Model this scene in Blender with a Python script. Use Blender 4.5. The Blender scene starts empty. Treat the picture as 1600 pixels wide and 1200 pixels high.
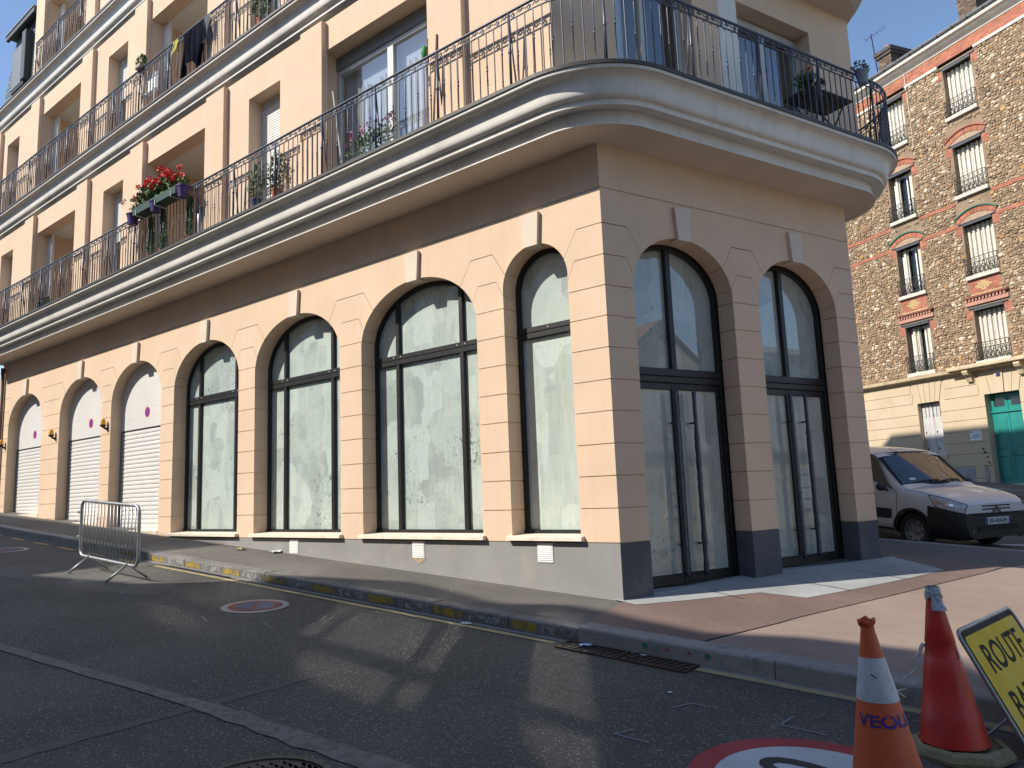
# Corner apartment building with whitewashed shop windows, side street with a stone-rubble house.
import bpy, bmesh, math, random
from mathutils import Vector, Matrix, Quaternion
R = math.radians
random.seed(7)
SC = bpy.context.scene
COL = SC.collection

# ------------------------------------------------------------------ camera
YAW, PITCH, ROLL = R(-38.49047), R(8.17077), R(-2.26854)
CAMP = Vector((4.084, -6.837, 1.17))
cy, sy, cp, sp = math.cos(YAW), math.sin(YAW), math.cos(PITCH), math.sin(PITCH)
fw = Vector((sy * cp, cy * cp, sp)); rt = Vector((cy, -sy, 0)); up = rt.cross(fw)
cr, sr = math.cos(ROLL), math.sin(ROLL)
rt2 = cr * rt + sr * up; up2 = -sr * rt + cr * up
cam = bpy.data.cameras.new('camera'); cam.sensor_width = 36; cam.lens = 1162.6 / 1600 * 36
cam.clip_start = 0.05; cam.clip_end = 2000
camo = bpy.data.objects.new('camera', cam); COL.objects.link(camo)
camo.matrix_world = Matrix(((rt2.x, up2.x, -fw.x, CAMP.x), (rt2.y, up2.y, -fw.y, CAMP.y), (rt2.z, up2.z, -fw.z, CAMP.z), (0, 0, 0, 1)))
SC.camera = camo

# ------------------------------------------------------------------ light
SUNV = Vector((0.68, 1.0, -1.05)).normalized()          # travel direction of sunlight
world = bpy.data.worlds.new('World'); SC.world = world; world.use_nodes = True
wn = world.node_tree.nodes; wn.clear()
wo = wn.new('ShaderNodeOutputWorld'); wb = wn.new('ShaderNodeBackground'); ws = wn.new('ShaderNodeTexSky')
ws.sky_type = 'NISHITA'; ws.sun_disc = False
ws.sun_elevation = math.asin(-SUNV.z); ws.sun_rotation = math.atan2(-SUNV.x, -SUNV.y)
ws.air_density = 1.0; ws.dust_density = 0.25; ws.ozone_density = 2.6
wb.inputs['Strength'].default_value = 0.14
world.node_tree.links.new(ws.outputs[0], wb.inputs[0]); world.node_tree.links.new(wb.outputs[0], wo.inputs[0])
sl = bpy.data.lights.new('sun', 'SUN'); sl.energy = 4.6; sl.angle = R(0.53); sl.color = (1.0, 0.93, 0.82)
so = bpy.data.objects.new('sun', sl); COL.objects.link(so)
so.rotation_mode = 'QUATERNION'; so.rotation_quaternion = SUNV.to_track_quat('-Z', 'Y'); so.location = (-20, -30, 40)

SC.render.engine = 'CYCLES'
SC.view_settings.view_transform = 'Standard'; SC.view_settings.look = 'None'
SC.view_settings.exposure = 0.48; SC.view_settings.gamma = 1.0; SC.view_settings.use_curve_mapping = False
cyc = SC.cycles
cyc.use_denoising = True; cyc.denoiser = 'OPENIMAGEDENOISE'
cyc.max_bounces = 6; cyc.diffuse_bounces = 4; cyc.glossy_bounces = 3; cyc.transparent_max_bounces = 12
cyc.caustics_reflective = True; cyc.caustics_refractive = False; cyc.blur_glossy = 0.0
cyc.sample_clamp_indirect = 0.0; cyc.use_adaptive_sampling = False
cyc.use_guiding = True; cyc.use_surface_guiding = True; cyc.surface_guiding_probability = 0.6; cyc.guiding_training_samples = 128

# ------------------------------------------------------------------ materials
MATS = {}
def newmat(name):
    m = bpy.data.materials.new(name); m.use_nodes = True; m.node_tree.nodes.clear(); return m, m.node_tree.nodes, m.node_tree.links
def node(ns, t, **kw):
    n = ns.new(t)
    for k, v in kw.items():
        if k in n.inputs: n.inputs[k].default_value = v
        else: setattr(n, k, v)
    return n
def c4(c): return (c[0], c[1], c[2], 1)
def mixc(ns, ls, fac, a, b, blend='MIX'):
    m = ns.new('ShaderNodeMix'); m.data_type = 'RGBA'; m.blend_type = blend
    for sock, v in ((m.inputs[0], fac), (m.inputs[6], a), (m.inputs[7], b)):
        if hasattr(v, 'links') or isinstance(v, bpy.types.NodeSocket): ls.new(v, sock)
        elif isinstance(v, (int, float)): sock.default_value = v
        else: sock.default_value = c4(v)
    return m.outputs[2]
def noise(ns, ls, vec, scale, detail=4, rough=.55, dist=0):
    n = node(ns, 'ShaderNodeTexNoise'); n.inputs['Scale'].default_value = scale; n.inputs['Detail'].default_value = detail
    n.inputs['Roughness'].default_value = rough; n.inputs['Distortion'].default_value = dist
    ls.new(vec, n.inputs['Vector']); return n.outputs['Fac']
def ramp(ns, ls, v, a, b, lo=0., hi=1.):
    n = ns.new('ShaderNodeMapRange'); n.inputs[1].default_value = a; n.inputs[2].default_value = b
    n.inputs[3].default_value = lo; n.inputs[4].default_value = hi; n.interpolation_type = 'SMOOTHSTEP'
    ls.new(v, n.inputs[0]); return n.outputs[0]
def scaled(ns, ls, vec, s):
    m = ns.new('ShaderNodeMapping'); m.inputs['Scale'].default_value = s; ls.new(vec, m.inputs[0]); return m.outputs[0]
def bumpn(ns, ls, h, strength, dist):
    b = ns.new('ShaderNodeBump'); b.inputs['Strength'].default_value = strength; b.inputs['Distance'].default_value = dist
    ls.new(h, b.inputs['Height']); return b.outputs[0]
def pmat(name, col, rough=.6, var=.08, scale=2.0, fine=.05, fscale=40., bump=0., bscale=80., bdist=.004, metal=0., coat=0., coatr=.05,
         streak=0., dirt=None, dirt_amt=0., dirt_scale=1.3, attr=None, spec=.5, emis=None, local=False):
    """general procedural material: large + fine colour variation, vertical streaks, dirt patches, fine bump"""
    if name in MATS: return MATS[name]
    m, ns, ls = newmat(name)
    out = ns.new('ShaderNodeOutputMaterial'); p = ns.new('ShaderNodeBsdfPrincipled')
    if local: vec = ns.new('ShaderNodeTexCoord').outputs['Object']
    else: vec = ns.new('ShaderNodeNewGeometry').outputs['Position']
    if attr:
        a = ns.new('ShaderNodeAttribute'); a.attribute_name = attr; base = a.outputs['Color']
        base = mixc(ns, ls, 1.0, base, (1, 1, 1), 'MULTIPLY')
    else: base = tuple(col)
    n1 = noise(ns, ls, vec, scale, 5); v1 = ramp(ns, ls, n1, .25, .75, 1 - var, 1 + var)
    n2 = noise(ns, ls, vec, fscale, 3); v2 = ramp(ns, ls, n2, .25, .75, 1 - fine, 1 + fine)
    mul = ns.new('ShaderNodeMath'); mul.operation = 'MULTIPLY'; ls.new(v1, mul.inputs[0]); ls.new(v2, mul.inputs[1]); val = mul.outputs[0]
    if streak:
        n3 = noise(ns, ls, scaled(ns, ls, vec, (9, 9, .7)), 1.0, 4); v3 = ramp(ns, ls, n3, .45, .8, 1, 1 - streak)
        m2 = ns.new('ShaderNodeMath'); m2.operation = 'MULTIPLY'; ls.new(val, m2.inputs[0]); ls.new(v3, m2.inputs[1]); val = m2.outputs[0]
    cm = ns.new('ShaderNodeCombineColor')
    for i in range(3): ls.new(val, cm.inputs[i])
    c = mixc(ns, ls, 1.0, base, cm.outputs[0], 'MULTIPLY')
    if dirt is not None:
        n4 = noise(ns, ls, vec, dirt_scale, 6, .65); f4 = ramp(ns, ls, n4, .5, .72, 0, dirt_amt)
        c = mixc(ns, ls, f4, c, dirt)
    ls.new(c, p.inputs['Base Color'])
    p.inputs['Roughness'].default_value = rough; p.inputs['Metallic'].default_value = metal
    p.inputs['Coat Weight'].default_value = coat; p.inputs['Coat Roughness'].default_value = coatr
    p.inputs['Specular IOR Level'].default_value = spec
    if bump:
        nb = noise(ns, ls, vec, bscale, 3, .6); ls.new(bumpn(ns, ls, nb, bump, bdist), p.inputs['Normal'])
    if emis: p.inputs['Emission Color'].default_value = c4(emis); p.inputs['Emission Strength'].default_value = 1
    ls.new(p.outputs[0], out.inputs[0]); MATS[name] = m; return m

def glass_mat(name, tint=(1, 1, 1), f0=.08, rough=0.0):
    """clear pane: see-through with a facing-dependent mirror share, the same from both sides"""
    if name in MATS: return MATS[name]
    m, ns, ls = newmat(name); out = ns.new('ShaderNodeOutputMaterial')
    t = ns.new('ShaderNodeBsdfTransparent'); t.inputs[0].default_value = c4(tint)
    g = ns.new('ShaderNodeBsdfGlossy'); g.inputs['Roughness'].default_value = rough; g.inputs[0].default_value = (1, 1, 1, 1)
    lw = ns.new('ShaderNodeLayerWeight'); lw.inputs[0].default_value = .5
    pw = ns.new('ShaderNodeMath'); pw.operation = 'POWER'; pw.inputs[1].default_value = 3.5; ls.new(lw.outputs['Facing'], pw.inputs[0])
    ma = ns.new('ShaderNodeMath'); ma.operation = 'MULTIPLY_ADD'; ma.inputs[1].default_value = 1 - f0; ma.inputs[2].default_value = f0; ls.new(pw.outputs[0], ma.inputs[0])
    mx = ns.new('ShaderNodeMixShader'); ls.new(ma.outputs[0], mx.inputs[0]); ls.new(t.outputs[0], mx.inputs[1]); ls.new(g.outputs[0], mx.inputs[2])
    ls.new(mx.outputs[0], out.inputs[0]); MATS[name] = m; return m

def whitewash_mat(name, bare=.5, tone=(.60, .68, .64), coatr=.02, ior=1.5, ax=(1, 1)):
    """window pane limewashed from the inside: brushed pale green-white paint with bare scratches, glass gloss on top"""
    m, ns, ls = newmat(name); out = ns.new('ShaderNodeOutputMaterial'); p = ns.new('ShaderNodeBsdfPrincipled')
    vec = ns.new('ShaderNodeNewGeometry').outputs['Position']
    st = noise(ns, ls, scaled(ns, ls, vec, (26, 26, 2.2)), 1.0, 5, .65)
    bl = noise(ns, ls, vec, 2.1, 4, .6)
    cellv = ns.new('ShaderNodeTexVoronoi'); cellv.distance = 'CHEBYCHEV'; cellv.inputs['Scale'].default_value = 2.3
    dv = ns.new('ShaderNodeVectorMath'); dv.operation = 'ADD'
    nz = ns.new('ShaderNodeTexNoise'); nz.inputs['Scale'].default_value = 3; ls.new(vec, nz.inputs['Vector'])
    sc_ = ns.new('ShaderNodeVectorMath'); sc_.operation = 'SCALE'; sc_.inputs['Scale'].default_value = .12; ls.new(nz.outputs['Color'], sc_.inputs[0])
    ls.new(scaled(ns, ls, vec, (1.2, 1.2, .8)), dv.inputs[0]); ls.new(sc_.outputs[0], dv.inputs[1]); ls.new(dv.outputs[0], cellv.inputs['Vector'])
    sepc = ns.new('ShaderNodeSeparateColor'); ls.new(cellv.outputs['Color'], sepc.inputs[0])
    c = mixc(ns, ls, ramp(ns, ls, st, .3, .72), tuple(x * .86 for x in tone), tuple(min(1, x * 1.10) for x in tone))
    c = mixc(ns, ls, ramp(ns, ls, sepc.outputs[0], .15, .85, 0, .75), c, tuple(x * .70 for x in tone)); c = mixc(ns, ls, ramp(ns, ls, sepc.outputs[1], .60, .66, 0, .55), c, tuple(min(1, x * 1.22) for x in tone))
    c = mixc(ns, ls, ramp(ns, ls, bl, .42, .62, 0, .5), c, tuple(x * y for x, y in zip(tone, (1.16, 1.14, 1.10))))
    bl2 = noise(ns, ls, scaled(ns, ls, vec, (5, 5, 3)), 1.6, 6, .7, .9); c = mixc(ns, ls, ramp(ns, ls, bl2, .52, .74, 0, .5), c, tuple(x * .66 for x in tone))
    grit = noise(ns, ls, vec, 70, 2, .5); c = mixc(ns, ls, ramp(ns, ls, grit, .60, .72, 0, .35), c, tuple(x * .5 for x in tone))
    # bare scratches and missed spots: fine noise gated by a coarse one
    sp1 = noise(ns, ls, vec, 22, 4, .7, .6); gate = noise(ns, ls, vec, 1.6, 3, .5)
    g = ramp(ns, ls, gate, .54, .66); s = ramp(ns, ls, sp1, .55, .63)
    mu = ns.new('ShaderNodeMath'); mu.operation = 'MULTIPLY'; ls.new(g, mu.inputs[0]); ls.new(s, mu.inputs[1])
    mu2 = ns.new('ShaderNodeMath'); mu2.operation = 'MULTIPLY'; mu2.inputs[1].default_value = bare; ls.new(mu.outputs[0], mu2.inputs[0])
    c = mixc(ns, ls, mu2.outputs[0], c, (.10, .12, .11))
    hair = noise(ns, ls, scaled(ns, ls, vec, (7, 7, 3)), 3.0, 2, .5, 2.5); h = ramp(ns, ls, hair, .485, .5, 0, 1); h2 = ramp(ns, ls, hair, .5, .515, 1, 0)
    mh = ns.new('ShaderNodeMath'); mh.operation = 'MULTIPLY'; ls.new(h, mh.inputs[0]); ls.new(h2, mh.inputs[1])
    mh2 = ns.new('ShaderNodeMath'); mh2.operation = 'MULTIPLY'; mh2.inputs[1].default_value = .38; ls.new(mh.outputs[0], mh2.inputs[0])
    c = mixc(ns, ls, mh2.outputs[0], c, (.25, .28, .27))
    ls.new(c, p.inputs['Base Color']); p.inputs['Roughness'].default_value = .6; p.inputs['Specular IOR Level'].default_value = 0
    p.inputs['Coat Weight'].default_value = 1; p.inputs['Coat Roughness'].default_value = coatr; p.inputs['Coat IOR'].default_value = ior
    ls.new(p.outputs[0], out.inputs[0]); MATS[name] = m; return m

# ------------------------------------------------------------------ mesh helpers
W = {}
def link(o, parent=None, M=None):
    M = M or Matrix.Identity(4); COL.objects.link(o); W[o] = M
    o.matrix_basis = M
    if parent is not None:
        o.parent = parent; o.matrix_parent_inverse = W[parent].inverted()
    return o
def tag(o, label=None, cat=None, group=None, kind=None):
    if label: o['label'] = label
    if cat: o['category'] = cat
    if group: o['group'] = group
    if kind: o['kind'] = kind
    return o
def thing(name, loc, label, cat, group=None, rz=0):
    e = bpy.data.objects.new(name, None); e.empty_display_size = .2
    link(e, None, Matrix.Translation(Vector(loc)) @ Matrix.Rotation(rz, 4, 'Z')); return tag(e, label, cat, group)
class Fr:
    """a facade frame: u along, d outward, z up"""
    def __init__(s, o, ex, n): s.o = Vector(o); s.ex = Vector(ex); s.n = Vector(n)
    def __call__(s, u, d, z): return s.o + s.ex * u + s.n * d + Vector((0, 0, z))
    def off(s, u=0, d=0, z=0): return Fr(s(u, d, z), s.ex, s.n)
WORLD = Fr((0, 0, 0), (1, 0, 0), (0, 1, 0))
class MB:
    def __init__(s): s.v = []; s.f = []; s.m = []; s.c = []
    def add(s, pts, faces, mi=0, col=None):
        b = len(s.v); s.v += [tuple(p) for p in pts]
        for f in faces: s.f.append([b + i for i in f]); s.m.append(mi); s.c.append(col)
    def quad(s, a, b, c, d, mi=0, col=None): s.add([a, b, c, d], [(0, 1, 2, 3)], mi, col)
    def box(s, fr, u0, u1, d0, d1, z0, z1, mi=0, col=None):
        P = [fr(u, d, z) for z in (z0, z1) for d in (d0, d1) for u in (u0, u1)]
        s.add(P, [(0, 2, 3, 1), (4, 5, 7, 6), (0, 1, 5, 4), (2, 6, 7, 3), (0, 4, 6, 2), (1, 3, 7, 5)], mi, col)
    def bbox(s, fr, u0, u1, d0, d1, z0, z1, b=.008, mi=0, col=None):
        """box with a chamfered front and sides (8-point front inset)"""
        b = min(b, (u1 - u0) * .4, (z1 - z0) * .4, abs(d1 - d0) * .6)
        sg = 1 if d1 > d0 else -1
        lay = [(0, d0), (0, d1 - sg * b), (b, d1)]
        pts = []
        for i, d in lay: pts += [fr(u0 + i, d, z0 + i), fr(u1 - i, d, z0 + i), fr(u1 - i, d, z1 - i), fr(u0 + i, d, z1 - i)]
        fs = [(3, 2, 1, 0), (8, 9, 10, 11)]
        for k in (0, 4):
            for j in range(4): fs.append((k + j, k + (j + 1) % 4, k + 4 + (j + 1) % 4, k + 4 + j))
        s.add(pts, fs, mi, col)
    def prism(s, fr, poly, d0, d1, mi=0, caps=True, col=None):
        n = len(poly); P = [fr(u, d0, z) for u, z in poly] + [fr(u, d1, z) for u, z in poly]
        fs = [(i, (i + 1) % n, n + (i + 1) % n, n + i) for i in range(n)]
        s.add(P, fs, mi, col)
        if caps:
            from mathutils.geometry import tessellate_polygon
            tr = tessellate_polygon([[Vector((u, z, 0)) for u, z in poly]])
            s.add([fr(u, d1, z) for u, z in poly], [tuple(t) for t in tr], mi, col)
            s.add([fr(u, d0, z) for u, z in poly], [tuple(t) for t in tr], mi, col)
    def tube(s, pts, r, seg=6, mi=0, closed=False, col=None, caps=True):
        pts = [Vector(p) for p in pts]; n = len(pts); rs = r if isinstance(r, (list, tuple)) else [r] * n
        ring = []; prev = None
        for i, p in enumerate(pts):
            if closed: t = pts[(i + 1) % n] - pts[i - 1]
            else: t = pts[min(i + 1, n - 1)] - pts[max(i - 1, 0)]
            t = t.normalized() if t.length > 1e-9 else Vector((0, 0, 1))
            if prev is None:
                a = Vector((0, 0, 1)) if abs(t.z) < .9 else Vector((1, 0, 0)); x = t.cross(a).normalized()
            else: x = (prev - t * prev.dot(t)); x = x.normalized() if x.length > 1e-6 else t.orthogonal().normalized()
            prev = x; y = t.cross(x)
            ring.append([p + (x * math.cos(2 * math.pi * k / seg) + y * math.sin(2 * math.pi * k / seg)) * rs[i] for k in range(seg)])
        b = len(s.v)
        for rg in ring: s.v += [tuple(q) for q in rg]
        for i in range(n if closed else n - 1):
            j = (i + 1) % n
            for k in range(seg):
                s.f.append([b + i * seg + k, b + i * seg + (k + 1) % seg, b + j * seg + (k + 1) % seg, b + j * seg + k]); s.m.append(mi); s.c.append(col)
        if not closed and caps:
            s.f.append([b + k for k in range(seg)][::-1]); s.m.append(mi); s.c.append(col)
            s.f.append([b + (n - 1) * seg + k for k in range(seg)]); s.m.append(mi); s.c.append(col)
    def lathe(s, prof, c=(0, 0, 0), seg=24, mi=0, axis=None, col=None):
        """prof: list of (r,z); axis None = Z"""
        c = Vector(c); q = Quaternion() if axis is None else Vector((0, 0, 1)).rotation_difference(Vector(axis)); b = len(s.v)
        for r_, z in prof:
            for k in range(seg):
                a = 2 * math.pi * k / seg; s.v.append(tuple(c + q @ Vector((r_ * math.cos(a), r_ * math.sin(a), z))))
        for i in range(len(prof) - 1):
            for k in range(seg):
                s.f.append([b + i * seg + k, b + i * seg + (k + 1) % seg, b + (i + 1) * seg + (k + 1) % seg, b + (i + 1) * seg + k]); s.m.append(mi); s.c.append(col)
    def grid(s, f, nu, nv, mi=0, col=None):
        b = len(s.v)
        for i in range(nu + 1):
            for j in range(nv + 1): s.v.append(tuple(f(i / nu, j / nv)))
        for i in range(nu):
            for j in range(nv):
                s.f.append([b + i * (nv + 1) + j, b + (i + 1) * (nv + 1) + j, b + (i + 1) * (nv + 1) + j + 1, b + i * (nv + 1) + j + 1]); s.m.append(mi); s.c.append(col)
    def mesh(s, name, mats, smooth=False):
        me = bpy.data.meshes.new(name); me.from_pydata(s.v, [], s.f)
        for m in (mats if isinstance(mats, (list, tuple)) else [mats]): me.materials.append(m)
        me.polygons.foreach_set('material_index', s.m)
        if any(c is not None for c in s.c):
            ca = me.color_attributes.new('col', 'FLOAT_COLOR', 'CORNER'); arr = []
            for p, c in zip(me.polygons, s.c):
                c = c or (.5, .5, .5)
                for _ in range(p.loop_total): arr += [c[0], c[1], c[2], 1]
            ca.data.foreach_set('color', arr)
        me.update()
        if smooth: me.polygons.foreach_set('use_smooth', [True] * len(me.polygons))
        return me
    def build(s, name, mats, parent=None, smooth=False, fixn=True, autosmooth=None):
        me = s.mesh(name, mats, smooth)
        if fixn:
            bm = bmesh.new(); bm.from_mesh(me); bmesh.ops.recalc_face_normals(bm, faces=bm.faces); bm.to_mesh(me); bm.free()
        o = bpy.data.objects.new(name, me); link(o, parent)
        if autosmooth is not None:
            me.polygons.foreach_set('use_smooth', [True] * len(me.polygons)); me.set_sharp_from_angle(angle=R(autosmooth))
        return o
def inst(name, me, parent, M):
    o = bpy.data.objects.new(name, me); link(o, parent, M); return o
def frameM(fr, u, d, z):
    """matrix whose local x = along, y = outward, z = up"""
    p = fr(u, d, z); return Matrix(((fr.ex.x, fr.n.x, 0, p.x), (fr.ex.y, fr.n.y, 0, p.y), (0, 0, 1, p.z), (0, 0, 0, 1)))
def text_mesh(txt, size, depth=.002, align='CENTER', bold=0.0):
    cu = bpy.data.curves.new('lettering', 'FONT'); cu.body = txt; cu.size = size; cu.extrude = depth; cu.align_x = align; cu.align_y = 'CENTER'; cu.offset = bold
    cu.resolution_u = 4
    ob = bpy.data.objects.new('lettering_tmp', cu); COL.objects.link(ob)
    dg = bpy.context.evaluated_depsgraph_get(); me = bpy.data.meshes.new_from_object(ob.evaluated_get(dg))
    bpy.data.objects.remove(ob); bpy.data.curves.remove(cu); return me

# ------------------------------------------------------------------ ground heights
def zg(x, y):
    """pavement level: street climbs to the left (-x); side street climbs away"""
    k = .02 if y < 0 else .044
    return -.0625 * x + k * y
def zr(x, y): return zg(x, y) - .12          # carriageway level
TB, TC = R(70.0665), R(150.435)
dB = Vector((math.cos(TB), math.sin(TB), 0)); nB = Vector((math.sin(TB), -math.cos(TB), 0))
FA = Fr((0, 0, 0), (1, 0, 0), (0, -1, 0)); FB = Fr((0, 0, 0), dB, nB)
eC = Vector((-math.cos(TC), -math.sin(TC), 0)); nC = Vector((eC.y, -eC.x, 0)); FC = Fr((1.336, 19.84, 0), eC, nC)
eE = Vector((math.cos(TC), math.sin(TC), 0)); nE = Vector((-eC.y, eC.x, 0))

# ------------------------------------------------------------------ ground
def asphalt(name, base, agg=(.30, .29, .27), var=.18, aggamt=.5, stain=(.02, .02, .02), sc=1.0, bump=.6, crack=.75):
    m, ns, ls = newmat(name); out = ns.new('ShaderNodeOutputMaterial'); p = ns.new('ShaderNodeBsdfPrincipled')
    vec = ns.new('ShaderNodeNewGeometry').outputs['Position']
    big = noise(ns, ls, vec, .55, 6, .6, .4); mid = noise(ns, ls, vec, 5, 5, .6)
    c = mixc(ns, ls, ramp(ns, ls, big, .3, .7), tuple(x * (1 - var) for x in base), tuple(x * (1 + var) for x in base))
    c = mixc(ns, ls, ramp(ns, ls, mid, .3, .75, 0, .35), c, tuple(x * .72 for x in base))
    v = ns.new('ShaderNodeTexVoronoi'); v.inputs['Scale'].default_value = 105 * sc; ls.new(vec, v.inputs['Vector'])
    sp_ = ns.new('ShaderNodeSeparateColor'); ls.new(v.outputs['Color'], sp_.inputs[0])
    a = ramp(ns, ls, sp_.outputs[0], .55, 1.0, 0, aggamt)
    ed = ramp(ns, ls, v.outputs['Distance'], .25, .55, 1, 0)
    mu = ns.new('ShaderNodeMath'); mu.operation = 'MULTIPLY'; ls.new(a, mu.inputs[0]); ls.new(ed, mu.inputs[1])
    c = mixc(ns, ls, mu.outputs[0], c, agg)
    st = noise(ns, ls, vec, 1.7, 6, .7, .8); c = mixc(ns, ls, ramp(ns, ls, st, .62, .78, 0, .35), c, stain)
    # hairline cracks
    cv = ns.new('ShaderNodeTexVoronoi'); cv.feature = 'DISTANCE_TO_EDGE'; cv.inputs['Scale'].default_value = .75
    wv = ns.new('ShaderNodeVectorMath'); wv.operation = 'ADD'; wn_ = ns.new('ShaderNodeTexNoise'); wn_.inputs['Scale'].default_value = 2.5; wn_.inputs['Detail'].default_value = 6; ls.new(vec, wn_.inputs['Vector'])
    ws_ = ns.new('ShaderNodeVectorMath'); ws_.operation = 'SCALE'; ws_.inputs['Scale'].default_value = .6; ls.new(wn_.outputs['Color'], ws_.inputs[0])
    ls.new(vec, wv.inputs[0]); ls.new(ws_.outputs[0], wv.inputs[1]); ls.new(wv.outputs[0], cv.inputs['Vector'])
    gate = noise(ns, ls, vec, .4, 2)
    ck = ramp(ns, ls, cv.outputs['Distance'], .0, .006, crack, 0); gk = ramp(ns, ls, gate, .52, .58)
    mk = ns.new('ShaderNodeMath'); mk.operation = 'MULTIPLY'; ls.new(ck, mk.inputs[0]); ls.new(gk, mk.inputs[1])
    c = mixc(ns, ls, mk.outputs[0], c, (.015, .015, .016))
    ls.new(c, p.inputs['Base Color']); p.inputs['Roughness'].default_value = .82; p.inputs['Specular IOR Level'].default_value = .35
    ls.new(bumpn(ns, ls, v.outputs['Distance'], bump, .004), p.inputs['Normal'])
    ls.new(p.outputs[0], out.inputs[0]); MATS[name] = m; return m
M_road = asphalt('road_asphalt', (.082, .078, .070), agg=(.34, .32, .28), aggamt=.75, sc=.62, var=.22, bump=.9)
M_pave = asphalt('pavement_asphalt', (.118, .110, .10), agg=(.28, .26, .24), aggamt=.45, sc=.8, var=.22)
M_seam = asphalt('patched_asphalt', (.105, .101, .094), agg=(.3, .29, .26), aggamt=.5, var=.2, sc=.7)
M_brown = asphalt('red_brown_asphalt', (.175, .118, .10), agg=(.40, .31, .28), aggamt=.55, stain=(.09, .065, .06), sc=.9, crack=0.)
M_pink = asphalt('pink_asphalt', (.285, .212, .175), agg=(.42, .35, .30), aggamt=.4, stain=(.19, .145, .125), var=.12, sc=1.0, bump=.4, crack=0.)
M_conc = pmat('pavement_concrete', (.33, .335, .335), .85, .14, 1.2, .1, 30, bump=.3, bscale=60, dirt=(.2, .2, .21), dirt_amt=.5, dirt_scale=3)
M_kerb = pmat('kerb_granite', (.27, .255, .235), .8, .15, 3, .18, 90, bump=.5, bscale=70, dirt=(.06, .055, .05), dirt_amt=.6, dirt_scale=6)
M_kerbd = pmat('kerb_granite_grimy', (.17, .16, .15), .85, .2, 3, .2, 60, bump=.6, bscale=50, dirt=(.05, .05, .05), dirt_amt=.7, dirt_scale=9)
def paint_mat(name, col, under, wear=.45, sc=14):
    m, ns, ls = newmat(name); out = ns.new('ShaderNodeOutputMaterial'); p = ns.new('ShaderNodeBsdfPrincipled')
    vec = ns.new('ShaderNodeNewGeometry').outputs['Position']
    n1 = noise(ns, ls, vec, sc, 6, .7); n2 = noise(ns, ls, vec, 2.2, 3)
    f = ramp(ns, ls, n1, wear - .09, wear + .09)
    c = mixc(ns, ls, ramp(ns, ls, n2, .3, .7), tuple(x * .82 for x in col), col); c = mixc(ns, ls, f, under, c)
    ls.new(c, p.inputs['Base Color']); p.inputs['Roughness'].default_value = .75
    v = noise(ns, ls, vec, 120, 3); ls.new(bumpn(ns, ls, v, .5, .003), p.inputs['Normal'])
    ls.new(p.outputs[0], out.inputs[0]); MATS[name] = m; return m
UND = (.085, .085, .088)
M_pyel = paint_mat('road_paint_yellow', (.42, .34, .17), UND, .34); M_pyel2 = paint_mat('road_paint_orange', (.45, .30, .12), UND, .4)
M_pwhite = paint_mat('road_paint_white', (.52, .55, .57), UND, .30, 30); M_pworn = paint_mat('road_paint_worn_white', (.165, .16, .15), (.095, .092, .085), .48, 14)
M_pred = paint_mat('road_paint_red', (.36, .045, .055), UND, .27, 40); M_pblack = paint_mat('road_paint_black', (.035, .037, .04), (.06, .06, .062), .3, 30)
M_pblue = paint_mat('road_paint_blue', (.09, .10, .19), UND, .4, 20); M_predw = paint_mat('road_paint_worn_red', (.24, .06, .05), UND, .42, 22)
M_kyel = paint_mat('kerb_paint_yellow', (.36, .255, .03), (.12, .11, .1), .46, 13); M_kwh = paint_mat('kerb_paint_white', (.36, .37, .37), (.12, .115, .11), .52, 16)

from mathutils.geometry import tessellate_polygon
def clip_y(poly, lo):
    out = []; n = len(poly)
    for i in range(n):
        a, b = poly[i], poly[(i + 1) % n]; ia = (a[1] >= 0) if lo else (a[1] <= 0); ib = (b[1] >= 0) if lo else (b[1] <= 0)
        if ia: out.append(a)
        if ia != ib:
            t = a[1] / (a[1] - b[1]); out.append((a[0] + (b[0] - a[0]) * t, 0.0))
    return out
def sheet_mb(mb, poly, zf, off, mi=0):
    for lo in (True, False):
        q = clip_y(poly, lo)
        if len(q) < 3: continue
        tr = tessellate_polygon([[Vector((x, y, 0)) for x, y in q]])
        fs = []
        for t in tr:
            a, b, c = [Vector((q[i][0], q[i][1])) for i in t]
            cr_ = (b - a).x * (c - a).y - (b - a).y * (c - a).x
            fs.append(tuple(t) if cr_ > 0 else tuple(t)[::-1])
        mb.add([(x, y, zf(x, y) + off) for x, y in q], fs, mi)
def sheet(name, poly, zf, off, mat, parent=None, kind='structure'):
    mb = MB(); sheet_mb(mb, poly, zf, off); o = mb.build(name, mat, parent, fixn=False)
    if parent is None: tag(o, kind=kind)
    return o
def rect(x0, x1, y0, y1): return [(x0, y0), (x1, y0), (x1, y1), (x0, y1)]
road = sheet('road', rect(-120, 60, -90, -1.2), zr, 0, M_road)
EDGE = lambda x: 6.264 - .138 * x                              # far edge of the pavement, along the side street
pavement = sheet('pavement', [(-120, -1.1), (50, -1.1), (50, EDGE(50)), (-120, EDGE(-120))], zg, 0, M_pave)
def zs(x, y):
    t = max(0., min(1., (y - EDGE(x) - 2.5) / 9.0)); return zg(x, y) - .25 + .17 * t
mb = MB(); rows = [0, 2.5, 11.5, 80]; xs_ = [-120, -30, 0, 10, 50]
mb.add([(x, EDGE(x) + r_, zs(x, EDGE(x) + r_)) for r_ in rows for x in xs_], [(i * 5 + j, i * 5 + j + 1, (i + 1) * 5 + j + 1, (i + 1) * 5 + j) for i in range(3) for j in range(4)])
tag(mb.build('side_street', M_road, None), kind='structure')
pink = sheet('pink_pavement', [(1.32, -1.09), (9, -1.09), (9, 3.2), (3.2, 4.9), (2.9, 4.1), (2.76, 3.66), (2.17, 1.82), (1.67, .31)], zg, .004, M_pink)
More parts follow.
